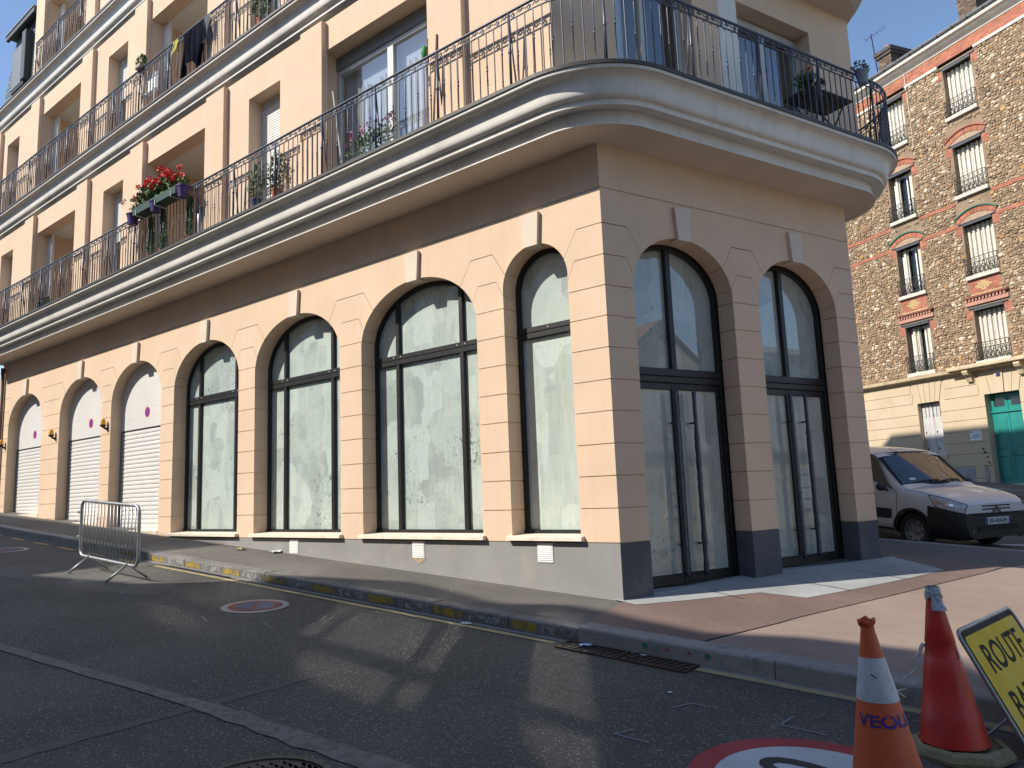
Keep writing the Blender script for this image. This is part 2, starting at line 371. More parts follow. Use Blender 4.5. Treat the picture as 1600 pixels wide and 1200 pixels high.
brown = sheet('brown_pavement', [(.02, -.02), (.25, -1.09), (1.30, -1.09), (1.66, .31), (2.16, 1.82), (2.75, 3.66), (2.88, 4.2), (1.6, 4.6), (1.3, 3.0)], zg, .008, M_brown)
conc = sheet('concrete_pavement', [(-.1, -.02), (.2, -.10), (.56, .42), (1.0, 1.14), (1.48, 1.14), (1.78, 1.9), (2.11, 2.81), (2.35, 3.6), (1.62, 4.3), (.5, 2.0)], zg, .012, M_conc)
# expansion joints in the concrete apron
for k, (a, b) in enumerate([((.55, .9), (.98, .75)), ((1.02, 2.0), (1.75, 1.75)), ((1.35, 3.05), (2.12, 2.72))]):
    dx, dy = b[0] - a[0], b[1] - a[1]; L = math.hypot(dx, dy); nx, ny = -dy / L * .006, dx / L * .006
    sheet('joint', [(a[0] - nx, a[1] - ny), (b[0] - nx, b[1] - ny), (b[0] + nx, b[1] + ny), (a[0] + nx, a[1] + ny)], zg, .016, M_pblack, conc)
# kerb
kerb = thing('kerb', (0, -1.17, zg(0, -1.17)), 'long stone kerb with worn yellow paint dashes along the pavement edge', 'kerb')
tag(kerb, kind='structure')
def kerb_stone(x0, x1, y0=-1.255, y1=-1.085, top=.0, mat=M_kerb, paint=None):
    g = .005; b = .018; mb = MB(); rj = random.uniform(-.004, .004); rt_ = top + random.uniform(-.004, .004)
    def V(x, y, o): return (x, y + rj, zg(x, y) + o)
    xs = (x0 + g, x1 - g); prof = [(y0, -.3), (y0, rt_ - b), (y0 + b * .4, rt_ - b * .35), (y0 + b, rt_), (y1, rt_ + .002), (y1, -.3)]
    P = [V(x, y, o) for x in xs for y, o in prof]; n = len(prof)
    mb.add(P, [(i, (i + 1) % n, n + (i + 1) % n, n + i) for i in range(n)] + [tuple(range(n)), tuple(range(n, 2 * n))])
    o = mb.build('kerb_stone', mat, kerb)
    if paint:
        for (a, c, m) in paint:
            mp = MB(); xa, xb = x0 + (x1 - x0) * a, x0 + (x1 - x0) * c; N = 7; top_, bot = [], []
            for i in range(N + 1):
                x = xa + (xb - xa) * i / N
                top_.append((x, y0 + rj - .003, zg(x, y0) - .018 - random.uniform(0, .018))); bot.append((x, y0 + rj - .003, zg(x, y0) - .085 - random.uniform(0, .022)))
            for i in range(N): mp.quad(bot[i], bot[i + 1], top_[i + 1], top_[i])
            mp.build('paint_mark', m, o, fixn=False)
    return o
kerb2 = MB(); q_ = [(-20, EDGE(-20) - .14), (30, EDGE(30) - .14), (30, EDGE(30)), (-20, EDGE(-20))]
kerb2.add([(x, y, zg(x, y) + o_) for o_ in (-.4, .004) for x, y in q_], [(4, 5, 6, 7), (2, 3, 7, 6), (0, 1, 5, 4)]); tag(kerb2.build('side_kerb', M_kerb, None), kind='structure')
x = .27
xs_k = [.27]
while x > -24: x -= 1.0 if len(xs_k) > 1 else .78; xs_k.append(x)
for i in range(len(xs_k) - 1):
    if xs_k[i] > -13:
        pt = [(.02, .42, M_kyel), (.5, .95, M_kwh)] if i % 1 == 0 and xs_k[i] > -8 else None
    else: pt = None
    kerb_stone(xs_k[i + 1], xs_k[i], mat=M_kerbd if (xs_k[i] > -8) else M_kerb, paint=pt)
x = .27
for L in (1.72, 1.7, 1.7, 1.7, 1.7): kerb_stone(x, x + L, y0=-1.265, y1=-1.06, top=.02, mat=M_kerb); x += L
# coloured survey spray dots on the kerb
for (xx, c, r_) in ((.93, (.01, .18, .09), .022), (1.47, (.01, .18, .09), .020), (1.13, (.4, .05, .05), .012), (1.32, (.35, .05, .05), .012)):
    mb = MB(); pts = [(xx + r_ * 1.2 * math.cos(a) * random.uniform(.8, 1.1), -1.2705, zg(xx, -1.26) - .035 + r_ * math.sin(a)) for a in [k * math.pi / 5 for k in range(10)]]
    mb.add(pts, [tuple(range(10))]); mb.build('spray_dot', pmat('spray_%d' % int(c[1] * 100 + c[0] * 1000), c, .8), kerb, fixn=False)
# gutter channel, yellow lines
M_gut = pmat('gutter_concrete', (.23, .225, .215), .85, .15, 4, .15, 50, bump=.4, bscale=60, dirt=(.08, .08, .08), dirt_amt=.6, dirt_scale=7)
gutter = sheet('gutter', rect(1.42, 9, -1.40, -1.26), zr, .004, M_gut)
gutter2 = sheet('gutter', rect(-24, .16, -1.325, -1.25), zr, .004, M_gut)
def strip(x0, y0, x1, y1, w0, w1, n=14, jit=.006):
    dx, dy = x1 - x0, y1 - y0; L = math.hypot(dx, dy); nx, ny = -dy / L, dx / L; a, b = [], []
    for i in range(n + 1):
        t = i / n; w_ = (w0 + (w1 - w0) * t) / 2; cx, cy_ = x0 + dx * t, y0 + dy * t
        ja, jb = random.uniform(-jit, jit), random.uniform(-jit, jit)
        a.append((cx + nx * (w_ + ja), cy_ + ny * (w_ + ja))); b.append((cx - nx * (w_ + jb), cy_ - ny * (w_ + jb)))
    return b + a[::-1]
road_mark = lambda nm, poly, mat, off=.006: tag(sheet(nm, poly, zr, off, mat, road))
road_mark('yellow_line', strip(-7.0, -1.45, .12, -1.40, .075, .075, 40), M_pyel)
road_mark('yellow_line', strip(1.42, -1.36, 9, -1.30, .07, .07, 30), M_pyel)
for k in range(7): road_mark('orange_dash', strip(-7.5 - k * 1.15, -1.47, -8.1 - k * 1.15, -1.48, .09, .09, 4), M_pyel2)
road_mark('worn_line', strip(-14, -5.6, -.75, -4.13, .10, .115, 40, .008), M_pworn)
road_mark('worn_line', strip(-.75, -4.13, 2.6, -3.93, .15, .22, 20, .02), M_pworn)
road_mark('asphalt_seam', strip(-.86, -5.6, -.70, -2.6, .13, .07, 24, .018), M_seam, .003)
road_mark('asphalt_patch', strip(-8.6, -2.9, -4.9, -2.3, .9, .7, 24, .05), M_seam, .0025)
# chalk survey angles
M_chalk = paint_mat('survey_chalk', (.22, .24, .29), UND, .35, 30)
for pts in (((1.66, -2.27), (1.73, -2.10), (1.90, -2.09)), ((1.66, -2.74), (1.60, -2.88), (1.83, -2.87)), ((2.33, -1.93), (2.32, -2.13), (2.6, -2.12)), ((-3.3, -2.75), (-3.1, -2.83), (-3.0, -2.85)), ((-2.6, -2.5), (-2.4, -2.58), (-2.3, -2.6)), ((-5.4, -2.65), (-5.15, -2.72), (-5.05, -2.74))):
    for a, b in ((0, 1), (1, 2)): road_mark('chalk_mark', strip(*pts[a], *pts[b], .012, .012, 3, .002), M_chalk, .007)
# painted no-parking discs and the 30 disc
def ring_poly(cx, cy_, r0, r1, n=48, sq=1.0):
    o = [(cx + r1 * math.cos(2 * math.pi * k / n), cy_ + r1 * math.sin(2 * math.pi * k / n) * sq) for k in range(n)]
    return o
def disc(cx, cy_, r_, mat, off, nm): return road_mark(nm, ring_poly(cx, cy_, 0, r_), mat, off)
for cx, cy_, s in ((-3.31, -2.14, 1.0), (-10.75, -2.2, 1.0)):
    disc(cx, cy_, .35 * s, M_pwhite if cx < -5 else paint_mat('road_paint_pale%d' % int(-cx), (.40, .39, .37), UND, .25, 30), .006, 'no_parking_disc')
    disc(cx, cy_, .285 * s, M_predw, .008, 'red_ring'); disc(cx, cy_, .20 * s, M_pblue, .010, 'blue_disc')
    road_mark('red_slash', strip(cx - .15 * s, cy_ + .15 * s, cx + .15 * s, cy_ - .15 * s, .05, .05, 4, .002), M_predw, .012)
disc(2.765, -2.86, .645, M_pred, .006, 'speed_disc'); disc(2.765, -2.86, .515, M_pwhite, .008, 'white_disc')
tm = text_mesh('30', .60, 0, bold=.008)
me = bpy.data.meshes.new('speed_digits'); vs = []
for v in tm.vertices:
    lx, ly = v.co.x * .92, v.co.y * 1.02
    X, Y = 2.66 - ly, -2.86 + lx; vs.append((X, Y, zr(X, Y) + .012))
me.from_pydata(vs, [], [tuple(p.vertices) for p in tm.polygons]); me.materials.append(M_pblack); link(bpy.data.objects.new('speed_digits', me), road)
# manhole cover
M_iron = pmat('cast_iron', (.10, .095, .09), .55, .2, 8, .2, 60, metal=.6, bump=.5, bscale=90)
M_rust = pmat('rusty_iron', (.075, .05, .04), .7, .3, 6, .25, 50, metal=.4, bump=.6, bscale=60, dirt=(.16, .08, .045), dirt_amt=.5, dirt_scale=9)
mhc = (.58, -4.58); mz = zr(*mhc)
mh = thing('manhole_cover', (mhc[0], mhc[1], mz), 'round cast iron manhole cover sunk in the road beside the worn white line', 'manhole')
mb = MB(); mb.lathe([(.345, -.02), (.345, .012), (.375, .012), (.375, -.02)], seg=40); o = mb.build('rim', M_iron, None, autosmooth=30)
def settle(o, parent, loc):
    COL.objects.unlink(o); del W[o]; n = Vector((.0625, -.02, 1)).normalized(); q = Vector((0, 0, 1)).rotation_difference(n)
    link(o, parent, Matrix.Translation(Vector(loc)) @ q.to_matrix().to_4x4())
settle(o, mh, (*mhc, mz))
mb = MB(); mb.lathe([(0.0, .004), (.34, .004), (.34, -.02)], seg=40); o = mb.build('plate', M_iron, None); settle(o, mh, (*mhc, mz))
mb = MB()
for i in range(-6, 7):
    for j in range(-6, 7):
        if math.hypot(i, j) * .05 < .31: mb.bbox(Fr((i * .05, j * .05, 0), (1, 0, 0), (0, 0, 1)), -.017, .017, 0, .012, -.017, .017, .004)
o = mb.build('raised_pattern', M_iron, None); tag(o, kind='stuff')
COL.objects.unlink(o); del W[o]; link(o, mh, Matrix.Translation(Vector((*mhc, mz + .003))))
# storm drain grates against the kerb
for gi, (x0, x1) in enumerate(((.20, .80), (.83, 1.40))):
    g = thing('drain_grate', (x0, -1.3, zr(x0, -1.3)), ('iron drain grate against the kerb, the left one with litter on it', 'rusty iron drain grate against the kerb, right one of the pair')[gi], 'drain grate', 'drain grates by the kerb')
    mb = MB(); sheet_mb(mb, rect(x0, x1, -1.50, -1.272), zr, .004); mb.build('pit', M_pblack, g, fixn=False)
    mb = MB(); nb_ = 9
    for (a, b, c, d) in ((x0, x1, -1.515, -1.495), (x0, x1, -1.29, -1.27), (x0, x0 + .02, -1.495, -1.29), (x1 - .02, x1, -1.495, -1.29)):
        P = [(xx, yy, zr(xx, yy) + o_) for o_ in (0, .015) for xx, yy in ((a, c), (b, c), (b, d), (a, d))]
        mb.add(P, [(4, 5, 6, 7), (0, 1, 5, 4), (1, 2, 6, 5), (2, 3, 7, 6), (3, 0, 4, 7)])
    mb.build('frame', M_rust, g)
    for k in range(nb_):
        xx = x0 + .02 + (x1 - x0 - .04) * (k + .5) / nb_; mb = MB()
        P = [(xx + s_ + sh, yy, zr(xx, yy) + o_) for o_ in (.002, .013) for s_, yy, sh in ((-.014, -1.495, -.03), (.014, -1.495, -.03), (.014, -1.29, .03), (-.014, -1.29, .03))]
        mb.add(P, [(4, 5, 6, 7), (0, 1, 5, 4), (1, 2, 6, 5), (2, 3, 7, 6), (3, 0, 4, 7)]); mb.build('bar', M_rust, g)
# litter scraps
def scrap(name, x, y, zf, size, col, label, n=5):
    mb = MB(); z0 = zf(x, y)
    def f(u, v): return (x + (u - .5) * size * 1.5 + random.uniform(-.2, .2) * size, y + (v - .5) * size + random.uniform(-.2, .2) * size, z0 + .008 + random.uniform(0, .5) * size * .6)
    mb.grid(f, n, n); o = mb.build(name, pmat('scrap_%s' % name, col, .8, .15, 20), None, smooth=False); return tag(o, label, 'litter')
scrap('yellow_wrapper', -6.75, -.22, zg, .10, (.62, .58, .22), 'crumpled pale yellow wrapper lying at the foot of the wall')
scrap('white_rag', -6.05, -.08, zg, .12, (.62, .64, .60), 'small crumpled whitish rag against the grey plinth')
scrap('blue_packet', .42, -1.36, lambda a, b: zr(a, b) + .012, .07, (.45, .58, .8), 'pale blue and white packet lying on the drain grate')
scrap('white_paper', -.95, -1.36, zr, .06, (.7, .7, .7), 'torn white paper lying in the gutter on the yellow line')
scrap('paper_ball', .95, -1.33, lambda a, b: zr(a, b) + .012, .03, (.62, .64, .64), 'tiny crumpled paper ball beside the right drain grate')
scrap('paper_cup_lid', 1.52, -2.0, zr, .022, (.8, .8, .8), 'tiny white scrap of paper lying on bare asphalt')
scrap('brick_chip', -4.9, -1.4, zr, .05, (.6, .45, .38), 'pinkish brick chip lying in the gutter near the barrier')

# ------------------------------------------------------------------ corner building, ground floor
M_st = pmat('peach_render', (.675, .50, .355), .9, .05, 1.1, .05, 120, bump=.35, bscale=220, bdist=.002, streak=.05, dirt=(.55, .40, .30), dirt_amt=.25, dirt_scale=1.0)
M_key = pmat('pale_keystone', (.66, .56, .46), .9, .05, 3, .05, 100, bump=.25, bscale=200, bdist=.002)
M_sill = pmat('cream_sill_stone', (.72, .62, .50), .85, .06, 4, .08, 80, bump=.2, dirt=(.3, .26, .22), dirt_amt=.4, dirt_scale=7)
M_plA = pmat('grey_plinth_weathered', (.255, .25, .245), .9, .10, 1.4, .08, 60, bump=.35, bscale=160, bdist=.003, dirt=(.36, .32, .27), dirt_amt=.5, dirt_scale=2.2)
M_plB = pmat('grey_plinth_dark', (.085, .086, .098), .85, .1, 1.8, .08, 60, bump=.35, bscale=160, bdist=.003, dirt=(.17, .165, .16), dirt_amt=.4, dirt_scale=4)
M_frame = pmat('black_steel_frame', (.010, .010, .011), .45, .1, 5, .05, 60, spec=.5, dirt=(.05, .05, .05), dirt_amt=.3, dirt_scale=12)
M_dark = pmat('dark_interior', (.02, .02, .02), .9)
M_pane = [whitewash_mat('limewashed_pane_%d' % k, bare=b, tone=t, coatr=.052, ior=2.15) for k, (b, t) in enumerate(((.85, (.47, .545, .51)), (.95, (.43, .50, .475)), (.9, (.50, .57, .53))))]
M_dpane = [whitewash_mat('limewashed_door_pane_%d' % k, bare=.8, tone=t, coatr=.0, ior=1.9) for k, t in enumerate(((.34, .38, .36), (.38, .41, .38)))]
M_roll = pmat('white_roller_slat', (.62, .61, .59), .45, .03, 3, .03, 40)
M_panelw = pmat('white_garage_panel', (.63, .62, .60), .5, .04, 1.2, .03, 60)
M_track = pmat('grey_track', (.22, .22, .22), .5, metal=.3)
M_white = pmat('white_plastic', (.74, .74, .72), .45, .04, 4)

bld = thing('corner_building', (0, 0, 0), 'peach rendered corner apartment building with arched shop windows and wrought iron balconies', 'building')
ZC = 4.05                                                  # arch crown height
OPA = [dict(u=-.96, h=.476, rise=.47, z0=.65, kind='win', n=1), dict(u=-2.976, h=1.096, rise=.78, z0=.65, kind='win', n=3),
       dict(u=-5.655, h=1.10, rise=.78, z0=.65, kind='win', n=3), dict(u=-8.334, h=1.096, rise=.78, z0=.65, kind='win', n=3),
       dict(u=-10.987, h=1.073, rise=.78, z0=None, kind='gar'), dict(u=-13.625, h=1.105, rise=.78, z0=None, kind='gar'), dict(u=-16.89, h=1.13, rise=.78, z0=None, kind='gar')]
OPB = [dict(u=1.203, h=.793, rise=.64, z0=None, kind='door'), dict(u=3.245, h=.780, rise=.64, z0=None, kind='door')]
JO = [.59, .95, 1.29, 1.63, 1.98, 2.32, 2.67, 3.02, 3.36]  # bed joints
CH = [(3.71, .20, .10), (4.07, .30, .19)]                  # chamfered joints: level, drop to arch, run
LEFT_END = -18.65; END_B = 4.45
def opx(o, z, side, ins=0.0):
    """edge of opening o at height z; side -1 left edge, +1 right edge"""
    zs = ZC - o['rise']; h = o['h'] - ins
    if z <= zs: return o['u'] + side * h
    t = min(1, (z - zs) / (o['rise'] - ins)); return o['u'] + side * h * math.sqrt(max(0, 1 - t * t))
def arch_pts(o, z0, ins=0., n=28):
    zs = ZC - o['rise']; h = o['h'] - ins; rr = o['rise'] - ins
    return [(o['u'] - h, z0 + ins)] + [(o['u'] - h * math.cos(math.pi * k / n), zs + rr * math.sin(math.pi * k / n)) for k in range(n + 1)] + [(o['u'] + h, z0 + ins)]
def arch_edge(o, za, zb, side, n=10):
    return [(opx(o, za + (zb - za) * k / n, side), za + (zb - za) * k / n) for k in range(n + 1)]
def gplane(fr, u): p = fr(u, 0, 0); return zg(p.x, p.y)
def facade(fr, ops, ua, ub, plmat, name_pl):
    ops = sorted(ops, key=lambda o: o['u']); piers = []; cur = None; L = None
    for o in ops + [None]:
        piers.append((L, o)); L = o
    tops = []
    blk_shared = {}
    for (lo, ro) in piers:
        ul = lambda z: (opx(lo, z, 1) if lo else ua); ur = lambda z: (opx(ro, z, -1) if ro else ub)
        pl = []
        for z in JO: pl.append([(ul(z), z), (ur(z), z)])
        for (z, drop, run) in CH:
            q = []
            if lo: zz = z - drop; q += [(opx(lo, zz, 1), zz), (opx(lo, zz, 1) + run, z)]
            else: q += [(ua, z)]
            if ro: zz = z - drop; q += [(opx(ro, zz, -1) - run, z), (opx(ro, zz, -1), zz)]
            else: q += [(ub, z)]
            pl.append(q)
        g = .005
        for k in range(len(pl) - 1):
            lo_p = [(u, z + g) for u, z in pl[k]]; up_p = [(u, z - g) for u, z in pl[k + 1]]
            poly = list(lo_p)
            if ro: poly += arch_edge(ro, lo_p[-1][1], up_p[-1][1], -1)[1:-1]
            poly += up_p[::-1]
            if lo: poly += arch_edge(lo, up_p[0][1], lo_p[0][1], 1)[1:-1]
            mb = MB(); mb.prism(fr, poly, -.25, random.uniform(-.001, .001)); mb.build('render_block', M_st, bld)
        tops.append(pl[-1])
        # recessed core behind the joints
        ii = .012; zz = [.3 + (4.0 - .3) * k / 30 for k in range(31)]
        poly = [(ul(z) + (ii if lo else 0.02), z) for z in zz] + [(ur(z) - (ii if ro else .02), z) for z in zz[::-1]]
        mb = MB(); mb.prism(fr, poly[::-1], -.24, -.014); mb.build('pier_core', M_st, bld)
        # plinth of this pier
        if lo is None or ro is None or True:
            u0, u1 = ul(.5), ur(.5)
            if (lo and lo['kind'] == 'win') : u0 = lo['u'] + .0
            if (ro and ro['kind'] == 'win') : u1 = ro['u'] - .0
            mb = MB(); mb.box(fr, u0, u1, -.25, .002, min(gplane(fr, u0), gplane(fr, u1)) - .3, .585); mb.build(name_pl, plmat, bld)
    # frieze above the upper chamfered joints, following every arch crown
    g = .005; poly = []
    for k, q in enumerate(tops):
        poly += [(u, z + g) for u, z in q]
        if k < len(ops):
            o = ops[k]; a = q[-1][1] + g; b = tops[k + 1][0][1] + g; n = 26
            zs = ZC - o['rise']; t0 = math.asin(min(1, (a - zs) / o['rise']))
            for i in range(1, n):
                th = t0 + (math.pi - 2 * t0) * i / n; poly.append((o['u'] - o['h'] * math.cos(th), zs + o['rise'] * math.sin(th)))
    up_ = [(ub, 4.477), (ua, 4.477)]
    mb = MB(); mb.prism(fr, poly + up_, -.25, 0); mb.build('frieze_wall', M_st, bld)
    mb = MB(); mb.box(fr, ua, ub, -.25, 0, 4.487, 5.0); mb.build('frieze_wall', M_st, bld)
    mb = MB(); mb.box(fr, ua + .02, ub - .02, -.25, -.012, 4.3, 4.6); mb.build('frieze_core', M_st, bld)
    for o in ops:
        mb = MB(); w0, w1 = .098, .128; K = [(-w0, 4.015), (w0, 4.015), (w1, 4.42), (-w1, 4.42)]
        mb.prism(fr, [(o['u'] + u, z) for u, z in K], -.1, .05); k_ = mb.build('keystone', M_key, bld)
        md = k_.modifiers.new('bevel', 'BEVEL'); md.width = .006; md.segments = 2
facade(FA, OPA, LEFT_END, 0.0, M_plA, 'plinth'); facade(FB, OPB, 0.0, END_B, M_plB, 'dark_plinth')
# dark corner return so that the plinth edge at the street corner stays crisp
def ring(mb, fr, outer, inner, d0, d1, mi=0):
    n = len(outer)
    for i in range(n):
        j = (i + 1) % n
        mb.quad(fr(*outer[i][:1], d1, outer[i][1]), fr(outer[j][0], d1, outer[j][1]), fr(inner[j][0], d1, inner[j][1]), fr(inner[i][0], d1, inner[i][1]), mi)
        mb.quad(fr(inner[i][0], d1, inner[i][1]), fr(inner[j][0], d1, inner[j][1]), fr(inner[j][0], d0, inner[j][1]), fr(inner[i][0], d0, inner[i][1]), mi)
        mb.quad(fr(outer[i][0], d1, outer[i][1]), fr(outer[j][0], d1, outer[j][1]), fr(outer[j][0], d0, outer[j][1]), fr(outer[i][0], d0, outer[i][1]), mi)
def arch_cell(o, u0, u1, za, zb, ins, n=14):
    """polygon of the opening between u0,u1 above za and below zb (None = arch)"""
    if zb is not None: return [(u0, za), (u1, za), (u1, zb), (u0, zb)]
    zs = ZC - o['rise']; h = o['h'] - ins; rr = o['rise'] - ins
    top = []
    for k in range(n + 1):
        u = u1 + (u0 - u1) * k / n; t = max(-1, min(1, (u - o['u']) / h)); top.append((u, max(za + .002, zs + rr * math.sqrt(1 - t * t))))
    return [(u0, za), (u1, za)] + top
def arched_window(o):
    w = bpy.data.objects.new('arched_window', None); link(w, bld, Matrix.Translation(FA(o['u'], -.28, o['z0'])))
    D0, D1 = -.33, -.245; fwid = .055
    mb = MB(); ring(mb, FA, arch_pts(o, o['z0'], -.015), arch_pts(o, o['z0'], fwid), D0, D1)
    mb.box(FA, o['u'] - o['h'], o['u'] + o['h'], D0, D1 + .015, o['z0'] - .01, o['z0'] + .06); mb.build('frame', M_frame, w)
    ms = [o['u'] - .61, o['u'] + .61] if o['n'] == 3 else []
    for u in ms:
        mb = MB(); mb.bbox(FA, u - .036, u + .036, D0, D1 + .004, o['z0'] + .055, 3.0, .006); mb.build('mullion', M_frame, w)
        zt = opx(o, 0, 0)
        t = (u - o['u']) / o['h']; ztop = ZC - o['rise'] + (o['rise']) * math.sqrt(1 - t * t) - .03
        mb = MB(); mb.bbox(FA, u - .034, u + .034, D0, D1 + .004, 3.11, ztop, .006); mb.build('mullion', M_frame, w)
    mb = MB(); mb.bbox(FA, o['u'] - o['h'] + .02, o['u'] + o['h'] - .02, D0, D1 + .008, 2.985, 3.055, .006); mb.bbox(FA, o['u'] - o['h'] + .02, o['u'] + o['h'] - .02, D0, D1 + .008, 3.058, 3.125, .006)
    tr = mb.build('transom', M_frame, w)
    for u in ([q + s for q in ms for s in (-.07, .07)] or [o['u']]):
        mb = MB(); mb.lathe([(.009, 0), (.009, .004), (.005, .007), (0, .007)], c=FA(u, D1 + .008, 3.09), seg=8, axis=FA.n); mb.build('bolt', M_white, tr)
    edges = [o['u'] - o['h'] + fwid - .01] + ms + [o['u'] + o['h'] - fwid + .01]
    for i in range(len(edges) - 1):
        for za, zb in ((o['z0'] + .05, 2.99), (3.12, None)):
            poly = arch_cell(o, edges[i], edges[i + 1], za, zb, fwid - .01)
            mb = MB(); mb.prism(FA, poly, -.305, -.29 + random.uniform(-.001, .001)); mb.build('pane', random.choice(M_pane), w)
    mb = MB(); mb.box(FA, o['u'] - o['h'] - .05, o['u'] + o['h'] + .05, -1.0, -.34, .4, 4.2); mb.build('backing', M_dark, w)
    # sill
    mb = MB(); u0, u1 = o['u'] - o['h'] - .045, o['u'] + o['h'] + .045
    P = [(-.25, .668), (.045, .655), (.065, .648), (.068, .607), (-.02, .603)]
    pts = [FA(u, d, z) for u in (u0, u1) for d, z in P]; n = len(P)
    mb.add(pts, [(i, (i + 1) % n, n + (i + 1) % n, n + i) for i in range(n)] + [tuple(range(n)), tuple(range(n, 2 * n))]); mb.build('sill', M_sill, w)
for o in OPA:
    if o['kind'] == 'win': arched_window(o)
# ventilation grilles in the plinth
for (u0, u1, broken) in ((-1.076, -.858, 0), (-3.10, -2.875, 1), (-5.77, -5.545, 0)):
    mb = MB(); mb.bbox(FA, u0, u1, 0, .012, .365, .578, .004); v = mb.build('vent_grille', M_white, bld)
    for k in range(8):
        mb = MB(); z = .385 + k * .0225; mb.add([FA(u0 + .015, .012, z), FA(u1 - .015, .012, z), FA(u1 - .015, .018, z + .012), FA(u0 + .015, .018, z + .012), FA(u1 - .015, .012, z + .016), FA(u0 + .015, .012, z + .016)], [(0, 1, 2, 3), (3, 2, 4, 5)])
        mb.build('louvre', M_white, v)
    if broken:
        mb = MB(); pts = [(u0 + .01 + (u1 - u0 - .0) * t, .36 - .055 * math.sin(math.pi * t) - random.uniform(0, .008)) for t in [k / 10 for k in range(11)]]
        mb.prism(FA, [(u0 + .01, .366), (u1, .366)] + pts[::-1], .002, .006); mb.build('broken_render', pmat('ochre_mortar', (.36, .29, .17), .95, .3, 30, .2, 80, bump=.8, bscale=60), bld)
# ---- garage doors
slat_mb = MB(); pr_ = [(0, 0), (.012, .006), (.016, .03), (.012, .066), (.002, .080), (.0, .0855)]
for i in range(len(pr_) - 1):
    (d0, z0), (d1, z1) = pr_[i], pr_[i + 1]; slat_mb.quad((-.5, d0, z0), (.5, d0, z0), (.5, d1, z1), (-.5, d1, z1))
slat_me = slat_mb.mesh('roller_slat', M_roll)
for o in OPA:
    if o['kind'] != 'gar': continue
    gz = zg(o['u'], 0)
    g = bpy.data.objects.new('garage_door', None); link(g, bld, Matrix.Translation(FA(o['u'], -.22, gz)))
    poly = arch_cell(o, o['u'] - o['h'] - .01, o['u'] + o['h'] + .01, 2.72, None, -.01, 30)
    mb = MB(); mb.prism(FA, poly, -.26, -.222); mb.build('upper_panel', M_panelw, g)
    for z in (2.93, 3.13, 3.63):
        hw = min(o['h'], abs(opx(o, z, 1) - o['u'])) - .01; mb = MB(); mb.box(FA, o['u'] - hw, o['u'] + hw, -.224, -.2205, z, z + .006); mb.build('panel_seam', pmat('panel_seam', (.6, .59, .57), .6), g)
    mb = MB(); mb.box(FA, o['u'] - o['h'], o['u'] + o['h'], -.3, -.245, gz - .2, 2.73); mb.box(FA, o['u'] - o['h'], o['u'] + o['h'], -.245, -.225, 2.695, 2.722); mb.build('dark_gap', M_dark, g)
    z = 2.61; N = 0
    while z > gz - .08:
        inst('roller_slat', slat_me, g, frameM(FA, o['u'], -.243, z) @ Matrix.Diagonal((2 * o['h'] - .13, 1, 1, 1))); z -= .0855
    for s in (-1, 1):
        mb = MB(); u = o['u'] + s * (o['h'] - .035); mb.box(FA, u - .035, u + .035, -.245, -.215, gz - .2, 2.70); mb.build('side_track', M_track, g)
    mb = MB(); mb.bbox(FA, o['u'] - o['h'], o['u'] + o['h'], -.25, .01, gz - .2, gz + .012, .006); mb.build('threshold', M_sill, g)
    # no-parking sticker
    mb = MB(); mb.lathe([(0, .004), (.105, .004), (.105, 0)], c=FA(o['u'] + .06, -.222, 3.03), seg=28, axis=FA.n); s_ = mb.build('no_parking_sticker', pmat('sticker_red', (.55, .03, .06), .5), g)
    mb = MB(); mb.lathe([(0, .006), (.078, .006), (.078, 0)], c=FA(o['u'] + .06, -.222, 3.03), seg=28, axis=FA.n); mb.build('blue_field', pmat('sticker_blue', (.06, .03, .34), .5), s_)
    mb = MB(); a = R(45)
    q = [(-.09, -.012), (.09, -.012), (.09, .012), (-.09, .012)]; mb.prism(FA, [(o['u'] + .06 + u * math.cos(a) + z * math.sin(a), 3.03 - u * math.sin(a) + z * math.cos(a)) for u, z in q], -.218, -.2145); mb.build('red_slash', MATS['sticker_red'], s_)
# amber beacons beside the garage doors
M_amb = pmat('amber_lens', (.75, .38, .02), .25, .05, 10, coat=.6)
for u, lab in ((-12.23, 'amber beacon lamp on the wall left of the garage door nearest the shop'), (-14.95, 'amber beacon lamp on the wall between the two leftmost garage doors'), (-18.2, 'amber beacon lamp on the wall at the far left end')):
    b = thing('beacon_lamp', FA(u, 0, 2.84), lab, 'beacon lamp', 'amber beacons beside the garage doors')
    mb = MB(); mb.lathe([(.0, .12), (.036, .118), (.048, .095), (.052, .02), (.054, 0)], c=FA(u, .08, 2.87), seg=18); mb.build('lens', M_amb, b, autosmooth=40)
    mb = MB(); mb.lathe([(.0, .0), (.058, .0), (.058, -.025), (.03, -.05), (0, -.05)], c=FA(u, .08, 2.87), seg=18); mb.tube([FA(u, .08, 2.83), FA(u + .02, .05, 2.80), FA(u + .03, .0, 2.77)], .022, 8); mb.build('bracket', M_frame, b, autosmooth=40)
